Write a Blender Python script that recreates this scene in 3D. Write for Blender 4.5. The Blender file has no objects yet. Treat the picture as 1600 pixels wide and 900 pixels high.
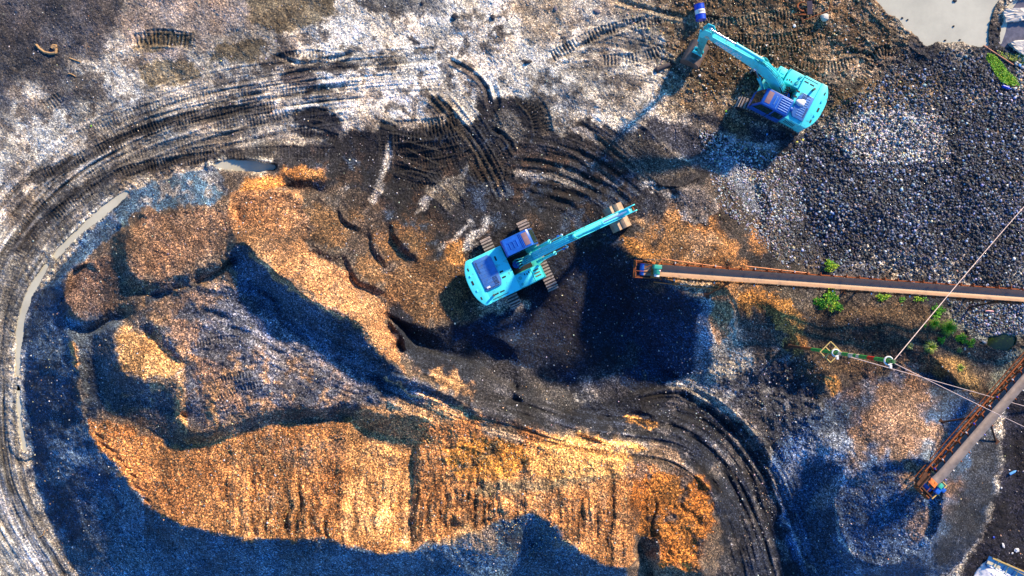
import bpy, bmesh, math, random
import numpy as np
from mathutils import Vector, Matrix

# ---------------------------------------------------------------- camera, light, exposure
scene = bpy.context.scene
C = scene.collection
cam_d = bpy.data.cameras.new('camera'); cam = bpy.data.objects.new('camera', cam_d); C.objects.link(cam)
cam.location = (0, 0, 46.0); cam.rotation_euler = (0, 0, 0)
cam_d.sensor_width = 36.0; cam_d.lens = 18.0 / (29.63 / 46.0)
cam_d.clip_start = 0.5; cam_d.clip_end = 4000
scene.camera = cam

SUN_EL = math.radians(26.0)
SUN_AZ = math.atan2(0.66, 0.75)          # east of the photo's top edge
world = bpy.data.worlds.new('World'); scene.world = world; world.use_nodes = True
wn = world.node_tree; bg = wn.nodes['Background']
sky = wn.nodes.new('ShaderNodeTexSky'); sky.sky_type = 'NISHITA'; sky.sun_disc = False
sky.sun_elevation = SUN_EL; sky.sun_rotation = SUN_AZ
sky.air_density = 1.4; sky.dust_density = 0.3; sky.ozone_density = 4.0
tint = wn.nodes.new('ShaderNodeMix'); tint.data_type = 'RGBA'; tint.blend_type = 'MULTIPLY'; tint.inputs[0].default_value = 1; tint.inputs[7].default_value = (.40, .92, 1.50, 1)
wn.links.new(sky.outputs[0], tint.inputs[6]); wn.links.new(tint.outputs[2], bg.inputs[0]); bg.inputs[1].default_value = 0.095
sun_d = bpy.data.lights.new('sun', 'SUN'); sun = bpy.data.objects.new('sun', sun_d); C.objects.link(sun)
sun_d.energy = 5.0; sun_d.angle = math.radians(5.0); sun_d.color = (1.0, 0.755, 0.475)
sdir = Vector((math.sin(SUN_AZ) * math.cos(SUN_EL), math.cos(SUN_AZ) * math.cos(SUN_EL), math.sin(SUN_EL)))
sun.rotation_euler = sdir.to_track_quat('Z', 'Y').to_euler(); sun.location = (20, 30, 30)
vs = scene.view_settings; vs.view_transform = 'Standard'; vs.look = 'None'; vs.exposure = 0.95; vs.gamma = 1.0; vs.use_curve_mapping = False
scene.cycles.max_bounces = 6; scene.cycles.diffuse_bounces = 2; scene.cycles.glossy_bounces = 3

def tag(o, label=None, cat=None, group=None, kind=None):
    if label: o['label'] = label
    if cat: o['category'] = cat
    if group: o['group'] = group
    if kind: o['kind'] = kind
    return o
# ---------------------------------------------------------------- terrain field (numpy)
HC = 46.0      # camera height, metres
PPM = 27.0     # photo pixels per metre on z = 0
def PW(px, py, z=0.0):
    k = (HC - z) / HC / PPM
    return ((px - 800.0) * k, -(py - 450.0) * k, z)

GX0, GY0, GS = -120, -120, 2.0
GW, GH = 921, 571
rng = np.random.default_rng(7)

def fbm(X, Y, scale, octaves=4, seed=0, gain=0.5, ridged=False):
    """smooth value noise, about -1..1, on arrays of photo coordinates"""
    out = np.zeros_like(X, dtype=np.float32); amp = 1.0; tot = 0.0
    for o in range(octaves):
        r = np.random.default_rng(seed * 101 + o)
        lat = r.random((257, 257)).astype(np.float32) * 2 - 1
        fx = X / scale + 31.7 * o + seed * 3.1; fy = Y / scale + 11.3 * o + seed * 5.7
        ix = np.floor(fx).astype(np.int32); iy = np.floor(fy).astype(np.int32)
        tx = (fx - ix).astype(np.float32); ty = (fy - iy).astype(np.float32)
        tx = tx * tx * (3 - 2 * tx); ty = ty * ty * (3 - 2 * ty)
        ix &= 255; iy &= 255
        a = lat[iy, ix]; b = lat[iy, ix + 1]; c = lat[iy + 1, ix]; d = lat[iy + 1, ix + 1]
        v = (a + (b - a) * tx) * (1 - ty) + (c + (d - c) * tx) * ty
        if ridged: v = 1 - 2 * np.abs(v)
        out += v * amp; tot += amp; amp *= gain; scale *= 0.5
    return out / tot * 1.6

def resample(pts, step=3.0):
    """Catmull-Rom through the points (any number of columns)"""
    p = np.array(pts, dtype=np.float64)
    if len(p) < 3:
        n = max(2, int(np.hypot(*(p[1] - p[0])[:2]) / step)); t = np.linspace(0, 1, n)[:, None]
        return p[0] * (1 - t) + p[1] * t
    q = np.vstack([2 * p[0] - p[1], p, 2 * p[-1] - p[-2]]); out = []
    for i in range(len(p) - 1):
        a, b, c, d = q[i:i + 4]
        n = max(1, int(np.hypot(*(c - b)[:2]) / step)); t = (np.arange(n) / n)[:, None]
        out.append(0.5 * (2 * b + (c - a) * t + (2 * a - 5 * b + 4 * c - d) * t * t + (3 * b - a - 3 * c + d) * t ** 3))
    out.append(p[-1:]); return np.vstack(out)

class Grid:
    def __init__(s, x, y):
        s.x = np.asarray(x, dtype=np.float32); s.y = np.asarray(y, dtype=np.float32)
        s.X, s.Y = np.meshgrid(s.x, s.y)
    def near(s, pts, w, step=4.0):
        """slices, signed distance and arclength to a smoothed polyline, within w"""
        p = resample(pts, step); L = 0.0
        xs, ys = p[:, 0], p[:, 1]
        i0, i1 = np.searchsorted(s.x, [xs.min() - w, xs.max() + w]); j0, j1 = np.searchsorted(s.y, [ys.min() - w, ys.max() + w])
        X = s.X[j0:j1, i0:i1]; Y = s.Y[j0:j1, i0:i1]
        D = np.full(X.shape, 1e6, np.float32); S = np.zeros(X.shape, np.float32)
        gx = s.x[i0:i1]; gy = s.y[j0:j1]
        for k in range(len(p) - 1):
            a = p[k]; b = p[k + 1]; dx, dy = b[0] - a[0], b[1] - a[1]; l = math.hypot(dx, dy)
            if l < 1e-6: continue
            u0, u1 = np.searchsorted(gx, [min(a[0], b[0]) - w, max(a[0], b[0]) + w]); v0, v1 = np.searchsorted(gy, [min(a[1], b[1]) - w, max(a[1], b[1]) + w])
            if u1 > u0 and v1 > v0:
                xx = X[v0:v1, u0:u1] - a[0]; yy = Y[v0:v1, u0:u1] - a[1]
                t = (xx * dx + yy * dy) / (l * l); tc = np.clip(t, 0, 1)
                d = np.hypot(xx - tc * dx, yy - tc * dy) * np.where(xx * dy - yy * dx > 0, 1, -1)
                sub = D[v0:v1, u0:u1]; m = np.abs(d) < np.abs(sub)
                sub[m] = d[m]; S[v0:v1, u0:u1][m] = (L + t * l)[m]
            L += l
        return (slice(j0, j1), slice(i0, i1)), D, S, L

def inpoly(X, Y, pts):
    inside = np.zeros(X.shape, bool); n = len(pts)
    for i in range(n):
        x0, y0 = pts[i][:2]; x1, y1 = pts[(i + 1) % n][:2]
        if y0 == y1: continue
        m = ((Y >= min(y0, y1)) & (Y < max(y0, y1)))
        inside ^= m & (X < (Y - y0) * (x1 - x0) / (y1 - y0) + x0)
    return inside

def blur(a, r):
    """three box blurs, radius in cells"""
    r = int(max(1, round(r)))
    for _ in range(3):
        for ax in (0, 1):
            p = np.pad(a, [(r + 1, r) if k == ax else (0, 0) for k in (0, 1)], mode='edge').cumsum(ax, dtype=np.float64)
            n = a.shape[ax]
            a = ((np.take(p, range(2 * r + 1, 2 * r + 1 + n), ax) - np.take(p, range(0, n), ax)) / (2 * r + 1)).astype(np.float32)
    return a

def smooth01(a, b, x):
    t = np.clip((x - a) / (b - a), 0, 1); return t * t * (3 - 2 * t)

# ---- break lines: (x, y, height) in photo pixels and metres
LINES = [
 # yard and roads
 [(-120,-120,.5),(1720,-120,.2)], [(-120,-120,.5),(-120,1020,0)], [(1720,-120,.2),(1720,200,.3),(1720,1020,.2)],
 [(0,60,.5),(200,60,.5),(420,40,.45),(650,30,.5),(850,60,.5),(1000,40,.4)],
 [(0,250,.3),(120,200,.25),(260,150,.3),(420,120,.35),(600,110,.4),(780,110,.4),(900,140,.35),(1000,190,.3)],
 [(-60,900,0),(-50,700,0),(-40,500,.02),(0,400,.05),(60,310,.05),(150,250,.05),(260,220,.08),(420,215,.1),(560,215,.1)],
 [(345,266,.0),(300,266,-.02),(240,282,-.05),(200,304,-.05),(150,350,-.05),(110,395,-.06),(70,448,-.06),(47,500,-.08),(38,560,-.08),(36,620,-.08),(44,690,-.08),(58,760,-.05),(80,820,0),(112,880,0),(150,940,0),(180,1020,0)],
 [(1060,60,.15),(1200,60,.1),(1350,90,.0),(1420,110,.0)], [(1040,240,.1),(1150,230,.1),(1260,260,.2)], [(1100,150,.1),(1230,160,.08),(1300,150,.1)],
 [(1300,200,.4),(1500,180,.5),(1600,180,.45)], [(1300,330,.7),(1450,300,.75),(1590,280,.8)], [(1240,270,.35),(1260,350,.5),(1290,400,.5)], [(1340,410,.55),(1500,420,.6),(1600,430,.6)],
 [(1450,100,.1),(1540,90,.1),(1600,110,.15)],
 # toe of the stockpile slope : gentle lower bench at left
 [(345,290,.75),(290,292,.8),(240,315,.7),(195,350,.7),(150,395,.7),(112,440,.75),(95,490,.9),(100,540,1.2)],
 [(75,560,1.0),(76,640,.95),(92,720,1.0),(118,790,1.05),(155,860,1.0)],
 [(112,530,2.15),(118,560,2.2),(124,600,2.15),(130,650,2.0)], [(128,548,1.95),(138,600,1.9),(146,645,1.8)],
 # bucket dumped block 1
 [(204,352,2.25),(197,390,2.35),(205,425,2.5),(228,440,2.55),(270,432,2.6),(318,416,2.6),(352,392,2.6),(361,350,2.4),(356,322,2.2)],
 [(190,350,1.75),(183,395,1.75),(192,440,1.85),(225,458,1.9),(275,450,1.95),(322,437,1.95),(368,404,2.2)],
 [(222,335,1.75),(270,326,1.75),(345,315,1.8)],
 [(366,310,1.75),(372,345,1.9)],
 # block 2
 [(106,432,1.35),(101,458,1.55),(112,484,1.65),(132,500,1.75),(166,489,1.8),(188,468,1.75)],
 [(94,450,1.0),(100,488,1.05),(126,514,1.1),(170,506,1.2),(196,490,1.4)],
 [(120,418,1.2),(150,405,1.25),(185,400,1.5)],
 # step under the blocks
 [(205,478,2.2),(240,455,2.35),(275,452,2.5),(305,444,2.55),(335,450,2.6)],
 # orange patch and its dark left slope
 [(150,520,2.35),(182,512,2.7),(180,545,2.95),(188,575,3.1),(206,592,3.2),(236,598,3.25),(266,590,3.25),(285,584,3.2)],
 [(212,505,2.55),(230,520,2.6),(262,552,2.7),(290,570,2.95)], [(236,500,2.95),(262,530,2.95),(285,560,3.1)],
 [(172,600,2.2),(215,625,2.35),(262,640,2.5),(290,652,2.55)],
 [(150,560,1.95),(158,610,1.9),(168,640,1.9),(205,660,2.0),(246,680,2.1),(272,694,2.3)],
 [(290,600,3.3),(280,640,3.2),(292,672,3.2),(300,678,3.25)], [(340,600,3.3),(330,650,3.3),(345,668,3.3)], [(316,612,3.12),(312,650,3.08),(318,668,3.1)],
 # plateau
 [(330,480,2.6),(380,470,2.55),(430,500,2.6),(480,530,2.7),(540,570,2.85),(600,600,3.0)],
 [(300,520,2.9),(380,530,2.85),(450,560,3.0),(520,600,3.15)], [(300,570,3.2),(400,600,3.3),(480,620,3.35)], [(350,430,2.6),(400,445,2.6),(440,480,2.6)],
 # plateau edge and trough
 [(300,676,3.25),(345,668,3.3),(385,652,3.3),(415,640,3.35),(460,636,3.4),(510,637,3.45),(556,632,3.45),(580,640,3.5),(620,650,3.55),(658,652,3.5)],
 [(272,694,2.4),(310,696,2.6),(350,688,2.65),(385,676,2.7),(420,664,2.75),(470,656,2.8),(520,654,2.8),(548,652,2.85)],
 [(556,658,2.85),(575,672,2.7),(620,684,2.7),(652,690,2.75)],
 [(658,650,3.45),(657,690,3.0),(652,730,3.25),(648,790,3.6),(644,855,4.0)],
 [(650,700,2.6),(644,760,2.9),(640,800,3.2),(637,852,3.8)],
 [(548,656,3.05),(542,700,3.15),(536,770,3.45),(530,830,3.9)], [(562,690,2.75),(552,740,3.0),(546,800,3.4)],
 # the big crest along the bottom
 [(137,650,1.7),(140,664,2.0),(148,690,2.25),(162,710,2.4),(178,728,2.55),(198,752,2.8),(222,783,3.0),(258,808,3.2),(310,826,3.45),(350,837,3.6),(400,842,3.8),(455,841,3.95),(505,840,4.05),(522,850,4.15),(552,858,4.25),(592,865,4.3),(640,860,4.3),(690,850,4.25),(715,838,4.15),(738,832,4.0),(760,846,3.8),(782,862,3.5),(800,840,3.65),(822,812,3.85),(834,796,4.0),(848,810,4.0),(868,830,4.05),(900,856,4.1),(928,878,4.1),(950,886,4.1),(975,890,4.0),(984,860,3.7),(988,832,3.3)],
 [(828,830,3.2),(834,850,2.7),(846,836,3.1)], [(720,900,3.1),(780,910,2.9)], [(834,900,1.5),(880,905,2.2)],
 # far side of that crest, beyond the foot of the picture
 [(90,700,1.1),(120,760,1.25),(160,830,1.2),(210,880,1.05),(280,930,.8),(400,950,.7),(560,960,.9),(700,950,1.2),(834,930,1.2),(960,960,1.3),(1080,960,1.3)],
 [(180,1020,.0),(500,1020,.0),(900,1020,.1),(1200,1020,.1),(1500,1020,.2)],
 # middle of the lit face
 [(160,690,2.1),(220,710,2.35),(300,740,2.75),(400,745,3.0),(500,740,3.15)], [(690,700,3.2),(760,710,3.15),(860,720,3.2),(960,720,3.1)],
 [(700,790,3.75),(790,770,3.6),(880,790,3.7),(960,800,3.7)],
 # right of the slot
 [(735,645,3.4),(760,665,3.3),(820,690,3.0),(880,682,2.9),(920,680,2.7),(980,705,2.5),(1010,720,2.3)],
 [(992,740,3.0),(990,800,3.3),(990,835,3.3)], [(1004,730,2.5),(1003,800,2.75),(1005,832,2.85)],
 [(1010,722,2.3),(1060,740,2.3),(1105,745,2.2),(1122,762,2.4),(1124,790,2.6),(1100,815,2.9),(1098,850,3.1),(1095,895,3.2),(1060,890,3.1),(1035,885,3.0),(1030,855,2.9),(1025,840,2.9)],
 [(1000,850,1.9),(1010,880,1.7),(1015,900,1.6)], [(1135,770,1.8),(1140,830,1.6),(1130,900,1.6)],
 # ridge over the plateau
 [(345,415,2.9),(372,378,3.2),(398,394,3.6),(440,430,4.0),(480,462,4.15),(520,484,4.2),(556,500,4.2),(580,524,4.15),(600,556,4.05),(640,588,3.95),(680,604,3.85),(712,625,3.8),(745,642,3.7)],
 [(340,405,2.6),(360,420,2.6),(396,450,2.7),(430,480,2.8),(470,512,2.9),(510,536,3.0),(545,560,3.1),(575,590,3.2),(605,612,3.3)],
 [(366,312,1.75),(420,300,1.9),(455,300,1.8),(478,330,1.7),(485,385,1.9),(520,410,1.95),(545,430,2.0),(575,455,2.0),(598,470,2.0),(612,520,2.0)],
 [(400,350,2.5),(450,390,2.7),(500,430,3.0),(550,470,3.1)],
 [(620,540,2.1),(650,556,2.2),(690,560,2.0),(735,575,2.0),(790,600,1.9),(810,625,1.8)],
 [(612,500,2.5),(628,525,2.7),(640,560,3.0)],
 [(655,590,3.2),(700,600,3.0),(740,618,3.1)], [(628,600,3.75),(680,622,3.6),(735,646,3.35)], [(620,590,3.95),(680,612,3.85),(735,636,3.65)],
 [(745,642,3.7),(800,660,3.2),(860,672,2.7),(940,690,2.3)],
 [(790,600,2.2),(830,628,2.1),(880,650,1.9),(930,650,1.7)],
 # lumps by the ridge
 [(482,312,1.35),(480,340,1.6),(490,372,1.9),(506,392,2.0),(530,398,1.95),(540,388,1.7)], [(470,350,1.65),(482,395,1.75),(515,408,1.75)],
 [(500,310,1.3),(525,340,1.3),(545,370,1.5)],
 [(540,395,1.75),(545,415,2.0),(560,435,2.2),(580,446,2.25),(597,452,2.2)], [(534,405,1.5),(545,432,1.5),(570,452,1.6),(590,462,1.7)],
 [(550,380,1.5),(575,395,1.6),(592,420,1.75)],
 [(540,322,.9),(534,335,1.35),(548,350,1.4),(566,352,1.2)], [(528,332,.8),(533,350,.9),(556,362,.95)],
 [(614,350,1.35),(618,370,1.75),(636,392,1.85),(656,404,1.7)], [(610,356,1.0),(610,372,1.15),(630,398,1.25),(650,410,1.4)], [(628,345,1.2),(655,360,1.25),(672,385,1.2)],
 [(580,362,1.3),(584,385,1.65),(604,410,1.8),(625,424,1.75)], [(575,370,1.0),(578,392,1.2),(598,418,1.4)],
 [(640,300,.6),(660,330,.7),(700,360,.7)],
 # mound the excavator sits on
 [(596,455,1.9),(604,480,2.05),(620,496,2.1),(648,508,2.1),(690,512,1.9),(730,500,1.7),(760,492,1.4)],
 [(612,495,1.6),(635,522,1.2),(680,550,1.1),(730,560,1.0),(770,585,.9),(810,610,.8)],
 [(650,430,1.6),(700,440,1.3),(700,400,1.0),(740,380,.8)], [(735,400,.85),(790,360,.8),(850,350,.8),(880,420,.75),(830,480,.75),(760,480,.9)],
 [(740,520,1.25),(770,525,1.35),(800,540,1.2)], [(760,540,.7),(800,560,.6)],
 # pit
 [(850,480,.6),(900,520,.45),(930,550,.55),(950,575,.45),(900,600,.3),(840,590,.4)], [(880,430,.6),(930,460,.4),(980,520,.3),(1030,570,.3),(1060,590,.5)],
 [(880,640,1.0),(960,650,.9),(1040,640,.8),(1080,620,.9)],
 # rutted area behind the excavator
 [(460,250,.25),(600,240,.25),(720,260,.25),(850,260,.3),(960,290,.4)], [(700,330,.5),(800,320,.5),(900,340,.6)], [(440,280,.9),(500,275,.95),(520,285,.7)], [(440,296,.7),(500,300,.6)],
 [(400,276,1.2),(440,290,1.3)], [(520,190,.2),(760,190,.25),(860,200,.2)],
 # conveyor discharge pile
 [(915,335,.6),(940,370,.9),(962,386,1.35),(985,398,2.0),(1003,408,2.6),(1030,428,3.0),(1055,448,3.05),(1072,464,2.9),(1082,492,2.6),(1080,530,2.0),(1070,566,1.3),(1054,594,.8)], [(1100,466,2.9),(1110,492,2.6),(1112,530,2.1),(1106,565,1.4),(1094,596,.9)],
 [(905,400,.6),(940,430,.5),(985,500,.4),(1020,555,.4),(1050,580,.5)],
 [(1000,340,1.1),(1060,350,1.7),(1110,380,2.2),(1140,410,2.4)], [(1000,290,.7),(1060,290,1.1),(1100,280,1.0)],
 [(1060,300,1.5),(1096,296,1.5),(1115,318,1.7),(1105,340,1.8)],
 [(1120,300,1.0),(1150,320,1.3),(1130,370,1.9)], [(1190,270,.7),(1205,320,1.0),(1196,350,1.1),(1190,400,1.3)], [(1172,270,.6),(1186,330,.8),(1180,360,.95)],
 [(1115,455,2.9),(1130,450,2.9),(1140,480,2.6),(1140,520,2.1)], [(1118,500,2.4),(1116,550,1.7),(1110,590,1.2)],
 [(1150,450,2.2),(1158,500,1.7),(1140,560,1.2)], [(1180,470,1.9),(1210,480,1.9),(1240,510,1.8),(1252,545,1.6)], [(1180,490,1.7),(1205,500,1.5),(1225,530,1.3),(1235,570,1.1)],
 [(1190,440,1.4),(1260,450,1.2),(1330,470,.9)],
 # between pile and cone
 [(1120,610,.9),(1200,600,.8),(1260,620,.7)], [(1270,560,1.5),(1300,590,1.4),(1310,620,1.0)], [(1330,500,1.2),(1400,520,1.2),(1460,560,1.1),(1500,600,.9)], [(1280,470,1.0),(1350,490,1.1)],
 [(1500,520,.3),(1540,540,.1),(1560,600,.1)], [(1560,480,.3),(1600,500,.2)], [(1550,560,.0),(1600,560,.0)],
 # haul road
 [(1050,612,.8),(1100,640,.7),(1150,680,.6),(1190,740,.6),(1215,800,.6),(1240,860,.5),(1260,930,.4)],
 [(1040,680,1.7),(1090,705,1.5),(1130,745,1.3),(1160,800,1.2),(1180,860,1.2),(1190,920,1.1)],
 [(1000,640,1.1),(1080,668,1.1),(1130,700,1.0),(1165,750,.95),(1190,820,.9)],
 [(1120,620,1.1),(1170,660,1.1),(1205,720,1.1)],
 # cone
 [(1205,700,.8),(1210,760,.8),(1230,820,.8),(1260,880,.7),(1300,930,.6)],
 [(1300,640,.9),(1350,595,.7),(1420,580,.6),(1490,600,.4),(1540,650,.3),(1560,710,.3),(1555,770,.3),(1535,830,.3),(1495,880,.3),(1430,920,.4),(1360,930,.5)],
 [(1330,745,2.9),(1370,725,3.2),(1415,716,3.4),(1450,724,3.5),(1473,755,3.5),(1476,795,3.4),(1462,830,3.2),(1440,858,3.0),(1410,878,2.9),(1370,884,2.7),(1335,868,2.5),(1316,836,2.4),(1306,800,2.45),(1310,768,2.6),(1330,745,2.9)],
 [(1345,755,2.7),(1380,739,2.85),(1415,730,3.02),(1444,738,3.12),(1460,763,3.12),(1463,795,3.02),(1451,826,2.86),(1431,849,2.74),(1405,866,2.66),(1370,872,2.58),(1340,858,2.44),(1322,832,2.36),(1316,800,2.38),(1325,770,2.5),(1345,755,2.7)],
 [(1385,800,3.05),(1400,780,3.15)],
 [(1240,700,1.1),(1270,760,1.4),(1280,830,1.4),(1310,880,1.3)], [(1300,700,2.0),(1350,690,2.3),(1420,680,2.6)],
 # right dark yard
 [(1580,640,.1),(1590,760,.1),(1580,850,.1)],
]

_low = {(470, 350), (534, 405), (528, 332), (610, 356), (575, 370)}
LINES = [[(x, y, z + .17) for x, y, z in L] if tuple(L[0][:2]) in _low else L for L in LINES]
LINES = [[(x, y, z * 1.17 if z > .5 else z) for x, y, z in L] for L in LINES]

def solve():
    n_lv = 6
    h = None
    for lv in range(n_lv - 1, -1, -1):
        s = GS * 2 ** lv; w = int(math.ceil(GW / 2 ** lv)); hh = int(math.ceil(GH / 2 ** lv))
        acc = np.zeros((hh, w)); cnt = np.zeros((hh, w))
        for L in LINES:
            p = resample(L, s * 0.4)
            ix = np.clip(np.round((p[:, 0] - GX0) / s).astype(int), 0, w - 1); iy = np.clip(np.round((p[:, 1] - GY0) / s).astype(int), 0, hh - 1)
            np.add.at(acc, (iy, ix), p[:, 2]); np.add.at(cnt, (iy, ix), 1)
        fix = cnt > 0; val = np.where(fix, acc / np.maximum(cnt, 1), 0)
        if h is None: h = np.full((hh, w), .5)
        else:
            yi = np.minimum(np.arange(hh) / 2, h.shape[0] - 1); xi = np.minimum(np.arange(w) / 2, h.shape[1] - 1)
            y0 = np.floor(yi).astype(int); x0 = np.floor(xi).astype(int); y1 = np.minimum(y0 + 1, h.shape[0] - 1); x1 = np.minimum(x0 + 1, h.shape[1] - 1)
            ty = (yi - y0)[:, None]; tx = (xi - x0)[None]
            h = (h[y0][:, x0] * (1 - tx) + h[y0][:, x1] * tx) * (1 - ty) + (h[y1][:, x0] * (1 - tx) + h[y1][:, x1] * tx) * ty
        for it in range(300 if lv > 2 else 60 if lv > 0 else 30):
            h = np.where(fix, val, h)
            p = np.pad(h, 1, mode='edge')
            h = 0.25 * (p[:-2, 1:-1] + p[2:, 1:-1] + p[1:-1, :-2] + p[1:-1, 2:])
        h = np.where(fix, val, h)
    return h.astype(np.float32)

def sample(F, x, y):
    """bilinear sample of a coarse field at photo coordinates (arrays)"""
    fx = np.clip((x - GX0) / GS, 0, GW - 1.001); fy = np.clip((y - GY0) / GS, 0, GH - 1.001)
    ix = fx.astype(np.int32); iy = fy.astype(np.int32); tx = (fx - ix).astype(np.float32); ty = (fy - iy).astype(np.float32)
    if F.ndim == 3: tx = tx[..., None]; ty = ty[..., None]
    return (F[iy, ix] * (1 - tx) + F[iy, ix + 1] * tx) * (1 - ty) + (F[iy + 1, ix] * (1 - tx) + F[iy + 1, ix + 1] * tx) * ty
# ---------------------------------------------------------------- the ground: heights
H0 = solve()
g2 = Grid(GX0 + GS * np.arange(GW), GY0 + GS * np.arange(GH))
H0 = 0.5 * H0 + 0.5 * blur(H0, 1)

# ---------------------------------------------------------------- the ground: its colours, with shade painted into some slopes
pale = (.46, .465, .42); clay = (.30, .30, .27); grey = (.17, .17, .16); olive = (.15, .13, .085); char = (.040, .044, .058)
slate = (.045, .085, .165); mud = (.125, .088, .052); sand = (.31, .155, .062); sandd = (.30, .185, .085); rust = (.46, .22, .05); black = (.03, .031, .037)
blue = (.08,.12,.2); greyp = (.24, .215, .195)
COL = np.zeros((GH, GW, 3), np.float32); COL[:] = clay
NZ = {s: fbm(g2.X, g2.Y, s, 5, seed=int(s)) for s in (9, 22, 50, 110)}
def mix(m, rgb):
    COL[:] = COL * (1 - m[..., None]) + np.array(rgb, np.float32) * m[..., None]
def paint(pts, rgb, f=10, k=1.0, n=22, a=.35, w=.28):
    m = blur(inpoly(g2.X, g2.Y, pts).astype(np.float32), f / GS / 1.5)
    mix(smooth01(.5 - w, .5 + w, m + a * NZ[n] * (4 * m * (1 - m)) ** .5) * k, rgb)
def stroke(pts, width, rgb, k=1.0, n=9, a=.5, soft=.5, taper=True):
    sl, D, S, L = g2.near(pts, width * 1.3 + 6)
    ww = width * .5
    if taper: ww = ww * np.clip(np.minimum(S, L - S) / (width * 1.2), .15, 1) ** .6
    d = np.abs(D) / ww + a * NZ[n][sl]
    m = (1 - smooth01(1 - soft, 1 + soft, d)) * k * (S > -2) * (S < L + 2)
    COL[sl] = COL[sl] * (1 - m[..., None]) + np.array(rgb, np.float32) * m[..., None]
def mottle(pts, rgb, n=50, lo=.0, hi=.35, k=.8, f=20, sgn=1):
    m = blur(inpoly(g2.X, g2.Y, pts).astype(np.float32), f / GS / 1.5)
    mix(m * smooth01(lo, hi, sgn * (NZ[n] * .7 + NZ[9] * .5)) * k, rgb)

ALL = [(-200,-200),(1800,-200),(1800,1100),(-200,1100)]
mottle(ALL, grey, 50, .0, .5, .7)
paint([(1190,260),(1260,260),(1300,400),(1420,440),(1720,440),(1720,620),(1560,640),(1300,640),(1190,600),(1150,480)], (.085,.078,.072), 16)
paint([(-200,-200),(230,-200),(215,40),(165,110),(70,150),(0,140),(-200,200)], (.075,.078,.092), 44, 1, 50, .8, .4)
mottle([(-100,100),(190,90),(210,190),(100,300),(-100,400)], (.15,.14,.13), 22, .0, .3, .8)
paint([(200,-60),(420,-60),(400,40),(330,60),(250,110),(200,60)], greyp, 24)
paint([(-60,470),(-60,350),(90,235),(180,178),(270,128),(380,108),(470,70),(560,60),(660,100),(600,150),(400,160),(300,172),(200,215),(100,300),(40,380)], (.30,.295,.265), 18)
paint([(440,-60),(1010,-60),(960,70),(880,120),(980,180),(990,205),(850,170),(760,200),(700,185),(560,190),(480,225),(400,160),(540,130),(450,100),(500,40)], pale, 24, 1, 50, .5)
mottle([(380,-60),(1040,-60),(1000,210),(400,230)], (.19,.18,.165), 50, .05, .35, .85)
mottle([(380,-60),(1040,-60),(1000,210),(400,230)], (.11,.105,.10), 22, .22, .45, .8)
mottle([(0,60),(420,40),(420,260),(0,460)], (.13,.12,.11), 22, .12, .4, .8)
for q in ([(208,66),(250,46),(300,52),(312,76),(260,74),(216,84)], [(212,104),(240,96),(304,98),(318,118),(280,134),(232,136)], [(330,70),(420,60),(400,100),(330,96)], [(385,-20),(530,-20),(520,20),(480,44),(430,52),(385,34)]):
    paint(q, olive, 6, .9, 9)
paint([(545,-20),(680,-20),(700,20),(640,25),(580,15)], (.10,.11,.12), 14, .8)
paint([(800,-30),(900,-30),(880,40),(850,90),(805,40)], (.20,.18,.14), 18, .7)
for q, w in (([(428,88),(450,80),(466,90)], 16), ([(480,108),(510,104),(560,108)], 14), ([(440,128),(460,118),(480,130),(478,150)], 36), ([(640,55),(650,70),(660,66)], 8), ([(706,26),(714,26)], 13), ([(768,26),(776,24)], 10), ([(770,50),(780,42),(786,56)], 9), ([(660,24),(662,18)], 6), ([(704,42),(706,44)], 5), ([(816,97),(832,96)], 9), ([(930,18),(940,20)], 10)):
    stroke(q, w, (.05,.05,.06), .9)
# curved road on the left: dark crawler bands and streaks
stroke([(-40,520),(0,440),(60,360),(130,300),(200,270),(290,240),(380,225),(450,215)], 46, (.14,.135,.125), .75)
stroke([(40,285),(80,268),(120,248),(180,222),(235,200),(300,182),(370,172),(430,166)], 22, (.06,.06,.062), .95)
stroke([(300,178),(380,188),(440,182),(500,170)], 18, (.10,.10,.10), .7)
stroke([(20,400),(90,325),(150,288),(200,268),(260,256),(320,246),(400,238),(520,236)], 20, (.055,.054,.056), .9)
stroke([(420,165),(480,152),(540,150),(600,152)], 14, (.11,.105,.10), .7)
paint([(455,176),(500,166),(530,176),(535,212),(500,206),(460,190)], char, 5)
paint([(452,200),(490,200),(538,216),(520,222),(470,214)], char, 5)
paint([(430,226),(470,226),(528,238),(520,256),(440,254)], char, 6)
stroke([(210,290),(130,360),(66,430),(26,510),(10,610),(12,710),(34,800),(84,890),(110,950)], 52, (.125,.13,.13), .9)
for q_ in ([(205,292),(160,332),(115,372),(78,412),(52,452),(35,505),(29,560),(27,620),(34,680),(42,720)],):
    stroke(q_, 24, (.27,.275,.25), .8, 22, .5, .7)
stroke([(320,256),(360,258),(400,260),(450,266)], 22, (.36,.365,.32), .8, 22, .5, .7)
stroke([(-20,540),(-18,640),(-6,740),(30,840),(80,920)], 26, (.08,.085,.09), .8)
stroke([(-20,740),(10,790),(45,850),(90,930)], 30, (.25,.26,.27), .8, 22)
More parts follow.
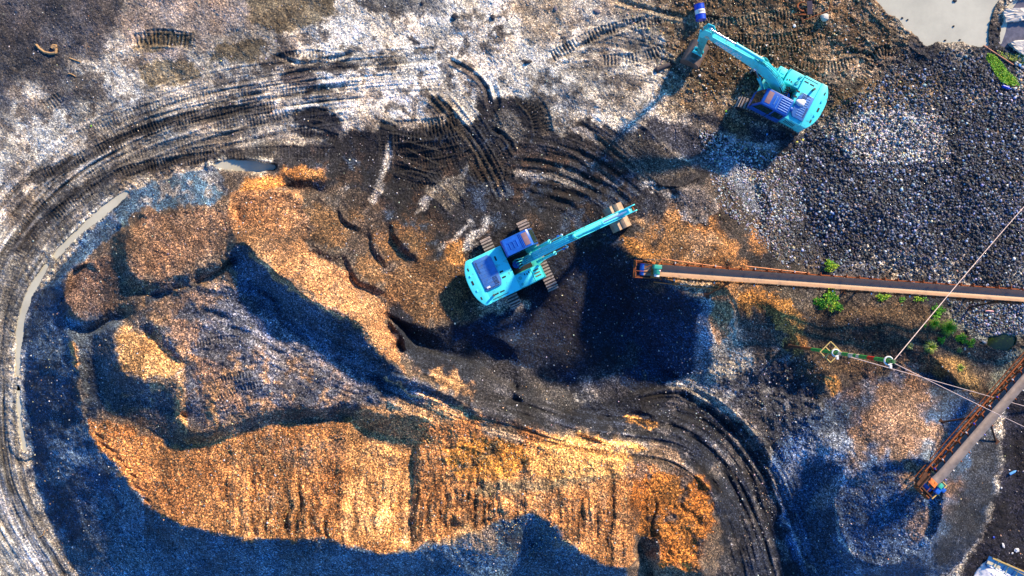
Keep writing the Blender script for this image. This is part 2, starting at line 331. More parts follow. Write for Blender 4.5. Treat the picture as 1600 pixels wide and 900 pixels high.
# the churned dark ground in the middle
paint([(440,240),(500,220),(560,205),(600,196),(640,202),(690,192),(720,176),(760,150),(820,150),(850,180),(880,215),(905,188),(1000,205),(1060,245),(1140,280),(1200,310),(1220,420),(1000,440),(900,440),(820,470),(700,430),(560,410),(480,330),(440,300),(396,276)], (.028,.031,.042), 10, 1, 22, .4)
stroke([(700,92),(730,110),(752,130),(762,152),(764,180)], 14, (.055,.05,.055), .9)
stroke([(670,150),(690,165),(710,190),(740,230),(770,280),(784,312)], 22, (.06,.055,.05), .9)
stroke([(806,150),(830,165),(846,186),(850,210)], 32, (.055,.05,.045), .95)
paint([(705,160),(735,152),(745,180),(730,195),(706,180)], pale, 6, .8)
paint([(765,175),(800,170),(815,200),(830,210),(800,222),(770,200)], grey, 8, .7)
mottle([(460,240),(1000,240),(1000,420),(520,420)], (.09,.058,.038), 22, .15, .5, .6)
mottle([(460,210),(1000,210),(1000,420),(520,420)], slate, 50, .1, .5, .6, 20, -1)
wetclay = (.27,.285,.30)
for q, w, k in (([(572,326),(588,300),(600,268),(607,236),(606,222)], 13, .9), ([(650,332),(672,310),(700,290),(722,272),(732,258)], 12, 1.), ([(518,320),(530,306),(546,290)], 12, .9), ([(700,402),(730,380),(752,358),(768,334)], 15, .8), ([(680,385),(712,370),(740,345)], 6, .7), ([(890,195),(925,215),(960,240),(990,265),(1032,298)], 9, 1.), ([(945,222),(965,240)], 14, .9), ([(780,312),(786,296)], 8, .8), ([(800,268),(850,276),(900,290)], 10, .6), ([(870,262),(900,284),(925,290)], 16, .5), ([(915,250),(950,275),(970,290)], 14, .45)):
    stroke(q, w, wetclay, k, 9, .35)
paint([(660,295),(700,280),(732,262),(728,300),(706,330)], (.14,.135,.12), 5, .8)
paint([(925,215),(1010,200),(1060,240),(1090,272),(1010,290),(960,250)], (.085,.082,.078), 6, .9)
paint([(985,195),(1120,172),(1230,200),(1320,215),(1300,262),(1235,300),(1150,262),(1060,245)], (.045,.055,.085), 14)
mottle([(1060,180),(1240,200),(1240,400),(1120,300)], (.30,.31,.33), 22, .1, .45, .6)
stroke([(1020,180),(1070,190),(1120,205),(1180,228),(1230,240)], 12, (.34,.33,.30), .7)
stroke([(1080,260),(1120,250),(1160,290),(1176,340)], 30, (.13,.16,.21), .7, 22, .7)
# brown mud at the top right
paint([(940,-60),(1380,-60),(1445,85),(1500,160),(1450,190),(1320,190),(1250,235),(1110,175),(1050,160),(1060,100),(980,25)], mud, 44, 1, 50, .9, .4)
mottle([(950,-60),(1440,-60),(1440,200),(1000,180)], (.30,.27,.22), 50, .1, .45, .65)
mottle([(950,-60),(1440,-60),(1440,200),(1000,180)], (.05,.042,.032), 9, .05, .4, .7)
paint([(1075,70),(1180,90),(1170,150),(1090,150)], (.12,.08,.035), 20, .6)
paint([(860,-40),(1000,-40),(1040,90),(1000,110),(900,60)], (.23,.21,.18), 24, .7)
stroke([(955,2),(1000,14),(1060,30),(1110,34),(1200,24),(1260,12)], 14, (.24,.20,.14), .8)
# stone field on the right
paint([(1425,88),(1480,72),(1720,60),(1720,430),(1600,446),(1400,440),(1235,400),(1205,320),(1250,250),(1290,160),(1400,190)], (.035,.045,.07), 44, 1, 50, 1., .45)
paint([(1300,160),(1400,110),(1500,120),(1440,170),(1330,190)], (.15,.105,.05), 16, .8)
paint([(1300,205),(1360,172),(1470,180),(1484,245),(1400,258),(1330,232)], (.40,.38,.34), 16, .85, 22, .6)
paint([(1500,145),(1550,140),(1560,165),(1500,170)], (.24,.19,.13), 8, .7)
stroke([(1380,400),(1420,420),(1480,436),(1520,440)], 16, (.24,.24,.22), .8)
stroke([(1290,440),(1400,452)], 14, (.20,.18,.15), .5)
paint([(440,290),(560,290),(640,400),(760,380),(760,520),(640,540),(590,520),(480,420)], (.085,.068,.055), 12, .9, 22, .6)
# stockpile
FOOT = [(345,266),(300,266),(240,282),(200,304),(150,350),(110,395),(70,448),(47,500),(38,560),(36,620),(44,690),(58,760),(80,820),(112,880),(150,960)]
paint(FOOT + [(150,1020),(1150,1020),(1190,900),(1180,820),(1130,740),(1050,690),(900,660),(800,640),(690,560),(620,530),(560,440),(480,400),(480,310),(430,270)], (.13,.105,.085), 3, 1, 9, .2)
mottle([(100,420),(340,320),(600,440),(740,640),(300,672),(140,650)], (.30,.19,.10), 22, .12, .5, .55)
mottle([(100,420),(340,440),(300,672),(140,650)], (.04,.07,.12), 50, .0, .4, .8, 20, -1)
paint(FOOT + [(1000,1000),(980,890),(830,800),(700,850),(592,866),(505,841),(400,843),(310,827),(258,809),(198,753),(148,690),(136,650),(120,560),(112,530),(130,505),(100,480),(103,430),(200,350),(210,330),(330,316),(360,300)], (.048,.105,.19), 4, 1, 9, .3)  # gravel slopes, with the blue of their shade painted in
paint([(36,470),(60,450),(112,440),(110,560),(135,660),(165,740),(200,800),(150,860),(100,840),(50,740),(36,620)], (.018,.042,.10), 12, .95, 22, .6)  # left slope darkened further to stand for full shade
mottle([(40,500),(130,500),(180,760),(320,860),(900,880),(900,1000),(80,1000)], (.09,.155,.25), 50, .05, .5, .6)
mottle([(200,275),(350,270),(370,310),(210,330),(150,380)], (.30,.27,.23), 22, .05, .4, .7)
paint([(136,650),(200,660),(260,690),(420,668),(560,652),(700,655),(760,650),(900,690),(990,710),(990,890),(930,878),(834,797),(715,838),(592,866),(505,841),(400,843),(310,827),(258,809),(198,753),(148,690)], sand, 4, 1, 9, .2)
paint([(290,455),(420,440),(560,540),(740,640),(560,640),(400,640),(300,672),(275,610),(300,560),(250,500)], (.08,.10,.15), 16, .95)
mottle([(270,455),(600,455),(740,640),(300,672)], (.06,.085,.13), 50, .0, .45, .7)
mottle([(270,540),(500,560),(560,640),(300,672)], (.36,.23,.12), 22, .1, .4, .75)
stroke([(300,560),(340,600),(380,640)], 40, (.30,.19,.11), .6, 22)
stroke([(560,650),(640,640),(735,650)], 30, (.38,.24,.12), .8, 22)
stroke([(285,586),(282,640),(290,676)], 16, (.36,.23,.11), .85)
stroke([(340,600),(332,645),(345,664)], 12, (.36,.23,.11), .7)
stroke([(140,652),(200,662),(262,690),(300,694)], 10, (.13,.12,.11), .8)
mottle([(360,470),(560,500),(600,600),(420,600)], (.22,.23,.27), 50, .0, .5, .5, 20, -1)
paint([(350,400),(372,378),(440,432),(520,485),(560,502),(600,556),(640,590),(600,620),(530,560),(450,520),(390,470)], (.035,.07,.14), 5, .95)  # shaded side of the ridge, painted dark blue
paint([(360,300),(470,296),(482,385),(545,430),(600,470),(610,520),(640,588),(600,552),(556,498),(440,428),(372,376),(350,340)], (.29,.165,.085), 4, 1)
mottle([(350,290),(480,290),(610,470),(640,590),(540,500),(370,380)], (.16,.11,.08), 22, .05, .4, .6)
stroke([(378,382),(440,436),(520,488),(560,506),(600,560)], 8, (.36,.21,.10), .8)
mottle([(350,300),(470,296),(480,380),(380,370)], (.09,.07,.06), 50, .0, .4, .5)
paint([(204,352),(230,330),(350,316),(361,350),(352,392),(270,432),(228,440),(200,410)], (.19,.125,.085), 12, .95, 22, .7)
paint([(104,432),(150,405),(188,400),(190,468),(132,500),(108,480)], (.12,.085,.07), 12, .9, 22, .7)
paint([(180,512),(232,515),(285,575),(262,592),(206,592),(182,560)], (.31,.19,.085), 10, .95, 9, .7)
paint([(212,478),(275,452),(335,447),(345,470),(240,490),(330,500),(290,560),(250,500)], (.26,.17,.10), 8, .6, 9, .8)
paint([(375,285),(400,272),(440,276),(450,292),(420,300),(380,300)], (.36,.17,.05), 5, .95)
paint([(435,262),(480,256),(520,272),(500,284),(450,276)], (.30,.15,.05), 5, .9)
for q in ([(482,312),(525,330),(545,380),(530,398),(490,372)], [(545,395),(590,400),(597,452),(560,436)], [(534,335),(548,322),(568,340),(560,354)], [(614,350),(650,350),(676,388),(656,404),(620,372)], [(580,362),(612,370),(640,415),(600,410)], [(598,430),(680,400),(740,430),(725,495),(640,508),(604,480)]):
    paint(q, (.15,.09,.042), 10, .8, 9, .6)
paint([(690,370),(730,372),(725,410),(700,415)], (.34,.17,.05), 6, .8)
paint([(612,470),(660,515),(730,505),(800,560),(850,620),(900,650),(860,672),(745,642),(680,600),(620,540)], (.020,.032,.062), 10, .95, 22, .5)  # shade of the slope into the pit, painted dark
stroke([(740,512),(762,524),(800,530),(806,546)], 22, (.40,.19,.05), .9, 9, .8)
stroke([(672,580),(700,590),(720,604),(742,620)], 24, (.42,.26,.13), .8, 9, .8)
stroke([(600,592),(640,612),(690,628),(735,644)], 5, (.42,.24,.12), .9)

paint([(100,500),(130,508),(200,482),(178,520),(176,580),(160,640),(132,652),(116,560)], (.045,.072,.115), 8, .95)  # shade painted on a slope the sun still reaches
stroke([(112,532),(117,552),(121,580)], 9, (.34,.2,.08), .9)
stroke([(126,590),(130,620),(132,655)], 7, (.16,.15,.14), .7)
# dark layers and rusty patches on the sun-lit face
paint([(545,808),(640,798),(660,790),(655,812),(600,822),(520,830)], (.17,.15,.12), 6, .7)
stroke([(740,768),(800,760),(860,755),(920,742),(990,728)], 18, (.15,.135,.09), .85)
paint([(690,700),(740,685),(800,680),(830,700),(815,740),(760,750),(700,740)], (.36,.18,.035), 10, .8, 9, .7)
paint([(545,655),(658,655),(652,850),(534,842)], (.38,.225,.10), 6, .6, 22, .5)
mottle([(380,650),(540,650),(520,760),(400,800)], (.16,.135,.11), 50, -.1, .4, .6)
mottle([(560,700),(1000,700),(980,880),(600,850)], (.14,.11,.08), 22, .15, .5, .6)
stroke([(690,745),(712,735),(740,722),(760,705),(780,690)], 9, (.10,.09,.06), .7, 9, .8)
paint([(745,652),(800,668),(830,690),(800,690),(760,682)], (.25,.23,.19), 6, .8)
paint([(820,695),(900,678),(985,705),(985,735),(860,755),(830,740)], (.44,.25,.09), 6, .8)
paint([(990,720),(1060,738),(1110,745),(1124,790),(1098,850),(1092,893),(1030,885),(1028,840),(990,835)], (.30,.125,.028), 5, 1, 9, .5)
mottle([(990,720),(1130,745),(1100,900),(990,850)], (.09,.05,.028), 22, .0, .4, .8, 8)
stroke([(700,850),(740,835),(780,870)], 30, (.28,.20,.11), .6, 22)
# pit, with its shade painted into the ground colour
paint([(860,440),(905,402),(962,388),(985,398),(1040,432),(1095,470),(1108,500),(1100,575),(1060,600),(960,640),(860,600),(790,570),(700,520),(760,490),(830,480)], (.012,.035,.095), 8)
paint([(870,555),(930,520),(980,540),(1000,575),(940,600),(880,600)], (.05,.065,.075), 18, .6, 22, .8)
paint([(880,400),(960,380),(1000,405),(1190,412),(1196,350),(1180,300),(1110,285),(1060,300),(1000,340)], (.06,.055,.055), 20, .9, 22, .8)
paint([(975,392),(1005,355),(1060,348),(1110,352),(1160,378),(1186,420),(1180,455),(1060,446),(1000,412)], (.27,.145,.055), 34, .9, 22, 1., .45)
paint([(1040,380),(1110,370),(1130,400),(1080,420)], (.30,.22,.15), 14, .7, 22, .8)
stroke([(1110,240),(1150,275),(1180,320),(1192,370)], 20, (.10,.14,.21), .7, 22, .9)
stroke([(1060,330),(1085,345),(1110,335),(1118,312)], 9, (.25,.26,.28), .7, 9, .8)
stroke([(1000,290),(1040,300),(1060,312)], 8, (.20,.21,.22), .6, 9, .8)
stroke([(1180,265),(1198,310),(1204,350),(1190,400)], 10, (.16,.10,.06), .8)
paint([(1060,290),(1100,288),(1120,320),(1100,345),(1064,330)], (.13,.13,.14), 10, .8)
stroke([(975,372),(1000,392),(1030,400)], 20, (.42,.2,.05), .7)
paint([(1090,470),(1112,470),(1112,560),(1098,600),(1080,580),(1086,520)], (.13,.17,.24), 5, .9)
paint([(1112,452),(1138,450),(1142,500),(1120,540),(1112,520)], (.33,.19,.10), 4)
paint([(1060,412),(1110,420),(1112,450),(1090,458),(1060,440)], (.36,.28,.19), 5)
paint([(1150,455),(1240,468),(1262,520),(1258,560),(1238,575),(1222,520),(1200,492),(1160,480)], (.33,.17,.045), 10, .9, 9, .8)
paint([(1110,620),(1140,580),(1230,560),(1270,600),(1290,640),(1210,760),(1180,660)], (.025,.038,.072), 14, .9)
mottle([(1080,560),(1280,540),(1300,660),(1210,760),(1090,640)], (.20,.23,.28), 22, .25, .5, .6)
paint([(850,400),(955,388),(1000,415),(965,560),(880,600),(790,560),(830,480)], (.010,.022,.055), 16, .85, 22, .6)  # painted shade carried on over flat, lit ground by the excavator
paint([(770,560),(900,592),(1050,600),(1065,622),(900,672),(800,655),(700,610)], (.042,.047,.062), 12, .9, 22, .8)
mottle([(800,570),(1060,600),(1050,640),(820,640)], (.20,.21,.22), 22, .25, .5, .6)
# haul road
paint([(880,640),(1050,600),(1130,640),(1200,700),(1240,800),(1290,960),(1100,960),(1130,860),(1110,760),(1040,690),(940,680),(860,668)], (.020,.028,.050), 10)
mottle([(900,650),(1060,600),(1220,700),(1290,960),(1120,960)], (.13,.13,.135), 22, .25, .5, .5)
for q, w in (([(975,648),(1000,654),(1030,662)], 5), ([(980,658),(1005,664),(1028,668)], 4), ([(900,680),(960,692),(1010,705)], 8)):
    stroke(q, w, (.45,.24,.07), .9)
# slope under the mast, weeds
paint([(1260,470),(1340,480),(1440,470),(1520,560),(1548,620),(1500,640),(1400,580),(1320,590),(1260,600),(1270,540)], (.105,.078,.052), 12)
mottle([(1280,470),(1540,540),(1520,640),(1280,600)], (.04,.04,.045), 22, .0, .4, .8)
paint([(1450,560),(1500,560),(1540,600),(1520,620),(1470,600)], (.20,.14,.06), 10, .8)
paint([(1480,470),(1600,480),(1720,500),(1720,560),(1600,520),(1540,530),(1500,510)], (.06,.065,.08), 8)
stroke([(1470,480),(1500,505),(1535,528),(1570,530),(1600,520)], 13, (.20,.23,.21), .8)
stroke([(1600,545),(1575,560),(1560,590),(1550,640)], 20, (.17,.20,.17), .8)
paint([(1290,590),(1310,590),(1312,620),(1298,625)], (.42,.22,.06), 5, .9)
# cone, its warm lit top and blue shaded sides painted in
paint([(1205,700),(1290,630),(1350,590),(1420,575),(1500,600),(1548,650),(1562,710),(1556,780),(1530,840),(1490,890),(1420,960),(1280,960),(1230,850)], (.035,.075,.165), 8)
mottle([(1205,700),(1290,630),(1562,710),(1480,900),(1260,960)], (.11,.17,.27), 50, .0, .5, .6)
paint([(1310,620),(1380,585),(1450,590),(1480,640),(1462,700),(1452,724),(1400,718),(1340,730),(1330,680)], (.16,.115,.09), 40, 1, 22, .7, .45)
paint([(1400,724),(1446,730),(1456,760),(1430,790),(1400,760)], (.21,.145,.10), 16, .9)
paint([(1478,740),(1510,710),(1505,780),(1470,830)], (.19,.125,.08), 24, .9)
paint([(1448,790),(1462,790),(1455,820),(1425,850),(1420,820)], (.26,.19,.14), 6, .7)
stroke([(1545,640),(1560,700),(1556,770),(1536,830),(1500,880)], 3.0, (.15,.17,.19), .6, 9, .9, .5, False)
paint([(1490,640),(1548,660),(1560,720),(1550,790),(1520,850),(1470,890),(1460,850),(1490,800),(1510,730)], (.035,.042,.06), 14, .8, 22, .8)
stroke([(1225,745),(1270,700),(1320,700),(1345,730)], 44, (.17,.22,.30), .7, 22, .9)  # pale blue swath painted as light across the west side
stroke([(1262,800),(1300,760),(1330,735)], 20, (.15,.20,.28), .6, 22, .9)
stroke([(1308,764),(1304,800),(1314,840),(1336,874)], 5, (.24,.27,.30), .7)
stroke([(1200,700),(1212,770),(1240,840),(1270,900)], 3, (.25,.27,.30), .7, 9, .8)
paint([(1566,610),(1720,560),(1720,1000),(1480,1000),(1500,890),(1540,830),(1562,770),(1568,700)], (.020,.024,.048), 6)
COL = COL.astype(np.float32)

# ---------------------------------------------------------------- fine grid
def axis(lo, hi, step, far):
    mid = np.arange(lo, hi + .01, step); out = [lo - d for d in far[::-1]] + list(mid) + [hi + d for d in far]
    return np.array(out, dtype=np.float64)
FAR = [4, 10, 20, 40, 80, 160, 400, 1200, 4000, 16000, 40000]
FS = 1.25
fg = Grid(axis(-40, 1640, FS, FAR), axis(-40, 940, FS, FAR))
X, Y = fg.X, fg.Y
wx = fbm(X, Y, 26, 4, 41) * 3.2; wy = fbm(X, Y, 26, 4, 42) * 3.2
Z = sample(H0, X + wx, Y + wy)
wx2 = fbm(X, Y, 14, 5, 51, .65) * 6; wy2 = fbm(X, Y, 14, 5, 52, .65) * 6
K = sample(COL, X + wx + wx2, Y + wy + wy2).astype(np.float32)
WET = np.zeros(X.shape, np.float32)
gsl = slice(None)
# general unevenness
n1 = fbm(X, Y, 60, 4, 61); n2 = fbm(X, Y, 16, 3, 62); n3 = fbm(X, Y, 5, 2, 63)
Z += n1 * .10 + n2 * .035 + n3 * .014
white = np.random.default_rng(5).standard_normal(X.shape).astype(np.float32)
Z += np.clip(white, -2, 2) * .010

def track(pts, w=19, depth=.045, period=5.2, amp=.020, dark=.28, edge=.025):
    """a crawler's imprint: a sunk band with cross bars and squeezed-up edges"""
    sl, D, S, L = fg.near(pts, w)
    a = np.abs(D); m = (1 - smooth01(w * .5 - 1.2, w * .5 + .8, a)) * smooth01(-1, 6, S) * smooth01(-1, 6, L - S)
    m = m * np.clip(.75 + n2[sl] * .9, 0, 1)
    bars = np.sin(S / period * 2 * math.pi + n2[sl] * .8)
    Z[sl] += m * (-depth + amp * np.sign(bars) * np.abs(bars) ** .5) + edge * np.exp(-((a - w * .55) / 1.8) ** 2) * smooth01(-1, 6, S) * smooth01(-1, 6, L - S)
    K[sl] *= (1 - m * dark * (.7 - .5 * bars))[..., None]
def groove(pts, w=3.0, depth=.06, berm=.03, dark=.0):
    sl, D, S, L = fg.near(pts, w * 4)
    e = smooth01(-1, 8, S) * smooth01(-1, 8, L - S)
    q = D / w
    Z[sl] += e * (-depth * np.exp(-q * q) + berm * np.exp(-((np.abs(q) - 1.9) / .6) ** 2))
    if dark: K[sl] *= (1 - dark * e * np.exp(-q * q))[..., None]
def step(pts, h=.12, w=14, falloff=1.2):
    """a small scarp: raised on the left of the line, dropping over it"""
    sl, D, S, L = fg.near(pts, w * 2)
    e = smooth01(-1, 12, S) * smooth01(-1, 12, L - S)
    d = D
    Z[sl] += e * h * np.where(d > 0, np.exp(-d / w) , 0) * smooth01(-falloff, falloff, d)
def streaks(pts, w, amp, fr=3.0, seed=1, col=.0, along=60):
    """ruts running along a curved way"""
    sl, D, S, L = fg.near(pts, w * 1.1, 6)
    m = (1 - smooth01(w * .6, w, np.abs(D))) * smooth01(0, 30, S) * smooth01(0, 30, L - S)
    v = fbm(D * (20 / fr), S * (20 / along), 20, 3, seed)
    Z[sl] += m * v * amp
    if col: K[sl] *= np.exp(m * v * col)[..., None]

# left road
streaks([(560,150),(430,170),(300,205),(180,255),(90,320),(20,420),(-20,540),(-30,650),(-15,760),(30,850),(90,930)], 62, .055, 5.0, 71, .5, 140)
streaks([(700,110),(560,120),(430,135),(300,160),(180,205),(90,262),(0,350),(-60,440)], 50, .05, 5.0, 72, .5, 150)
streaks([(210,285),(130,355),(66,425),(24,505),(8,610),(12,710),(34,800),(84,890),(110,950)], 34, .05, 4.0, 73, .45, 150)
for q in ([(10,470),(30,400),(75,345),(140,300),(210,266),(300,240),(400,226)], [(-10,450),(12,385),(55,330),(120,284),(195,248),(290,222),(400,208)], [(0,700),(4,620),(14,540),(36,470)], [(20,780),(40,850),(80,920)], [(120,215),(200,180),(300,155),(420,140),(560,140)], [(140,232),(215,198),(310,172),(430,156)]):
    track(q, 17, .025, 5.0, .014, .15, .015)
for q in ([(45,285),(120,250),(235,202),(300,184),(370,174),(430,168)], [(120,300),(200,268),(260,256),(330,246),(430,238),(520,240)], [(70,350),(110,318),(160,286)], [(455,182),(500,178),(535,198)], [(206,60),(250,62),(300,64)], [(450,205),(490,208),(530,220)], [(70,170),(84,160),(96,150)], [(330,196),(400,188),(450,178)]):
    track(q)
track([(208,66),(250,58),(304,66)], 26, .05, 7, .03); track([(425,92),(480,84),(540,92)], 14, .04, 5, .02)
# churned ground behind the left excavator
track([(612,206),(650,204),(690,200),(716,194)], 34, .07, 5.5, .03)
track([(820,150),(842,176),(850,212)], 30, .06, 5.5, .035)
for k, q in enumerate(([(620,232),(660,228),(700,222),(720,212)], [(612,262),(640,268),(668,276)], [(610,280),(650,290),(690,292)], [(690,160),(720,196),(756,250),(786,312)], [(700,156),(732,196),(768,250),(792,300)], [(668,150),(704,196),(740,250),(770,300)], [(716,150),(748,192),(782,244),(800,286)], [(780,190),(760,240),(752,300)], [(812,200),(790,240),(780,300)], [(640,300),(690,270),(740,250)], [(600,210),(596,260),(580,310)], [(540,240),(530,290)], [(670,190),(700,230),(716,270)], [(740,150),(768,196),(796,250)], [(752,176),(742,206),(752,230)], [(764,170),(780,200),(792,230)], [(630,250),(680,240),(730,232)], [(640,256),(690,254),(735,240)], [(700,290),(716,312),(722,340)], [(735,232),(745,270),(770,300)], [(900,236),(950,262),(980,290)])):
    track(q, 13, .035, 4.5, .018, .2, .02)
for q, h in (([(716,196),(680,216),(640,212),(606,206)], .20), ([(690,236),(656,226),(622,216)], .18), ([(700,262),(664,246),(630,228)], .16), ([(690,272),(650,262),(614,240)], .16), ([(668,262),(640,252),(612,248)], .12), ([(720,318),(690,290),(650,268),(612,270)], .18), ([(716,345),(690,318),(665,300)], .16), ([(640,330),(606,306),(574,286)], .14), ([(746,296),(736,276),(730,250)], .14), ([(580,290),(556,280)], .1), ([(718,374),(700,358)], .12), ([(1095,276),(1062,250),(1034,222),(1005,195),(970,180)], .22), ([(1010,288),(1060,292),(1096,276)], .15)):
    step(q, h)
for q in ([(800,252),(850,256),(900,272),(960,300),(985,318)], [(790,262),(850,268),(890,282),(940,305)], [(810,232),(870,240),(920,262),(975,290)], [(830,290),(880,300),(920,312)], [(820,312),(870,316),(905,330)], [(905,240),(935,262),(960,285)], [(845,240),(885,250)], [(800,300),(850,306),(900,322)]):
    groove(q, 4.2, .055, .035, .25)
for q in ([(670,152),(700,182),(735,222),(762,268),(782,312)], [(680,150),(712,184),(748,226),(776,276),(788,306)], [(700,92),(735,112),(758,136),(764,164)], [(608,215),(606,260),(590,300),(572,328)], [(736,256),(704,288),(655,330)], [(926,212),(985,258),(1036,300)], [(770,130),(778,164),(760,190)], [(765,200),(790,214),(804,240)], [(430,85),(470,100),(520,92),(560,78)], [(400,140),(450,118),(520,100)], [(395,150),(440,128),(500,112)], [(590,190),(620,200)]):
    groove(q, 3.2, .07, .045, .2)
streaks([(800,236),(860,244),(930,275),(1000,330)], 44, .06, 6, 74, .5, 90)
streaks([(900,185),(960,225),(1040,290)], 24, .06, 6, 75, .5, 90)
# the muddy corner
for q in ([(1090,32),(1150,36),(1210,26),(1290,18)], [(1150,62),(1220,62),(1290,46)], [(1165,78),(1230,76),(1300,62)], [(1240,100),(1300,104),(1340,96)], [(940,95),(1000,90),(1040,76)], [(860,90),(940,50),(1030,30)], [(1340,110),(1380,80),(1420,90)], [(1340,60),(1360,90),(1345,120)]):
    track(q, 18, .05, 5.5, .04, .35, .03)
for q in ([(960,0),(1010,14),(1070,28)], [(880,90),(940,55),(1010,30)], [(1400,46),(1430,60),(1445,70)], [(1385,30),(1420,40),(1432,56)], [(1410,60),(1432,66)], [(1300,90),(1330,80),(1370,90)]):
    groove(q, 3.5, .09, .05, .3)
streaks([(860,80),(940,70),(1020,90),(1090,120)], 50, .05, 6, 76, .5, 70)
m = inpoly(X, Y, [(950,-40),(1370,-40),(1440,90),(1420,190),(1250,230),(1110,165),(1050,150)]).astype(np.float32)
m = blur(m, 14); Z += m * (n2 * .05 + n3 * .022)
paint([(850,400),(955,388),(1000,415),(965,560),(880,600),(790,560),(830,480)], (.010,.022,.055), 16, .85, 22, .6)  # repeats the pit's painted shade
paint([(770,560),(900,592),(1050,600),(1065,622),(900,672),(800,655),(700,610)], (.042,.047,.062), 12, .9, 22, .8)
mottle([(800,570),(1060,600),(1050,640),(820,640)], (.20,.21,.22), 22, .25, .5, .6)
# haul road
streaks([(745,632),(820,652),(900,676),(980,686),(1060,700),(1120,745),(1160,820),(1185,900),(1200,960)], 46, .085, 5.5, 77, .55, 120)
streaks([(980,640),(1060,630),(1130,670),(1190,740),(1225,820),(1260,920)], 50, .08, 6, 78, .5, 110)
streaks([(600,585),(660,600),(740,632),(820,655),(900,680)], 40, .08, 6, 79, .4, 120)
streaks([(300,470),(400,500),(500,560),(620,610),(700,640)], 60, .06, 9, 80, .35, 120)
for q in ([(1060,612),(1110,640),(1160,690),(1200,750)], [(1080,610),(1130,640),(1180,690)], [(1040,660),(1090,690),(1130,730),(1160,800)], [(1050,640),(1110,668),(1160,720),(1190,800)]):
    groove(q, 4, .12, .07, .2)
for r0, dp in ((112, .03), (48, .04)):
    groove([(1390 + r0 * math.cos(t * .3 + r0), 797 + r0 * .95 * math.sin(t * .3 + r0)) for t in range(0, 14)], 4.5, dp, .03, .12)
# tracks on the plateau
for q in ([(330,600),(360,590),(400,580)], [(336,628),(370,610),(410,600)], [(345,645),(380,630),(410,622)], [(490,648),(520,640),(545,628)], [(300,540),(360,530),(430,545)]):
    track(q, 12, .04, 4.8, .03, .12, .03)
# gullies in the lit face, deepest at the crest
def gully(x0, y0, x1, y1, w0, w1, d):
    sl, D, S, L = fg.near([(x0, y0), ((x0 + x1) / 2 + 4, y0 * .6 + y1 * .4), ((x0 + x1) / 2 - 3, y0 * .3 + y1 * .7), (x1, y1)], 26); D = D + wx[sl] * .9
    t = np.clip(S / L, 0, 1); w = w0 + (w1 - w0) * t
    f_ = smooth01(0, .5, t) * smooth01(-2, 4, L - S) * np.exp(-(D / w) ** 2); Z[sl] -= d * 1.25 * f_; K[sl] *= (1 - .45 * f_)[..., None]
for a in ((400,792,402,838,2,5,.17), (414,772,421,838,2,6,.11), (446,768,452,836,2,8,.24), (468,752,462,836,2,5,.20), (486,748,496,838,2,7,.17), (512,770,508,842,2,4,.14), (556,790,552,850,2,6,.10), (580,770,588,830,3,5,.07), (652,700,644,852,3,4,.10), (668,705,676,850,3,7,.12), (688,742,702,835,3,9,.16), (708,748,714,830,3,6,.17), (731,660,738,830,2,4,.08), (745,700,741,830,3,4,.12), (764,760,754,825,3,6,.14), (905,770,900,850,3,8,.09), (958,740,950,880,3,6,.10), (1018,760,1022,840,2,4,.14), (1062,750,1072,800,3,5,.16)):
    gully(*a)
m = inpoly(X, Y, [(690,700),(830,690),(830,790),(700,830)]).astype(np.float32); Z += m * n2 * .09
m = blur(inpoly(X, Y, [(990,720),(1130,745),(1110,900),(990,900)]).astype(np.float32), 6); Z += m * fbm(X, Y, 24, 4, 64, .6) * .14
m = blur(inpoly(X, Y, [(136,650),(200,660),(560,650),(980,700),(980,880),(590,866),(400,843),(250,808)]).astype(np.float32), 6); Z += m * fbm(X * 1.7, Y * .5, 22, 4, 65, .6) * .04
m = blur(inpoly(X, Y, FOOT + [(150,960),(1130,900),(1130,740),(745,646),(600,470),(470,300)]).astype(np.float32), 4); Z += m * (fbm(X, Y, 18, 4, 91, .6, True) * .035 + fbm(X, Y, 7, 3, 92, .6) * .02)
mf = blur(inpoly(X, Y, [(330,740),(400,690),(560,690),(760,700),(980,730),(985,885),(930,880),(834,800),(715,840),(592,868),(505,845),(400,846),(330,835)]).astype(np.float32), 10)
fold = fbm(X * 2.2 + wx * 2, Y * .22, 22, 4, 95, .6)
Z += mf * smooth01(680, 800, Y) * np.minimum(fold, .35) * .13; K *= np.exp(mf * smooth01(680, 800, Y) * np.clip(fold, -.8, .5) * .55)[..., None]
# crumbling edge near the left tip
for (x, y) in ((160,695),(172,702),(182,716),(196,730),(205,742),(214,762),(226,780),(152,680)):
    groove([(x - 6, y - 2), (x + 4, y + 2), (x + 10, y + 8)], 2.2, .14, .03, .2)
m = blur(inpoly(X, Y, [(1180,540),(1290,560),(1300,660),(1220,720),(1080,620),(1100,570)]).astype(np.float32), 10); Z += m * fbm(X, Y, 34, 5, 66, .6, True) * .16
m = blur(inpoly(X, Y, [(1270,480),(1540,500),(1530,640),(1300,590)]).astype(np.float32), 10); Z += m * fbm(X, Y, 30, 5, 67, .6) * .14
m = blur(inpoly(X, Y, [(40,500),(130,500),(180,700),(300,830),(700,870),(700,950),(110,950)]).astype(np.float32), 8); Z += m * fbm(X, Y, 40, 5, 68, .6) * .16
m = blur(inpoly(X, Y, [(210,275),(350,270),(360,320),(210,330)]).astype(np.float32), 8); Z += m * fbm(X, Y, 22, 4, 69, .6) * .16
m = blur(inpoly(X, Y, [(290,455),(560,500),(720,640),(300,672)]).astype(np.float32), 10); Z += m * fbm(X * .8, Y * 1.5, 34, 4, 70, .6) * .13
for q, h in (([(500,600),(560,618),(600,612),(640,632)], .12), ([(420,560),(470,580),(520,590)], .12), ([(1330,640),(1370,634),(1420,642)], .10), ([(1340,668),(1390,658),(1430,668)], .10), ([(1350,684),(1400,678),(1440,690)], .08)):
    step(q[::-1], h)
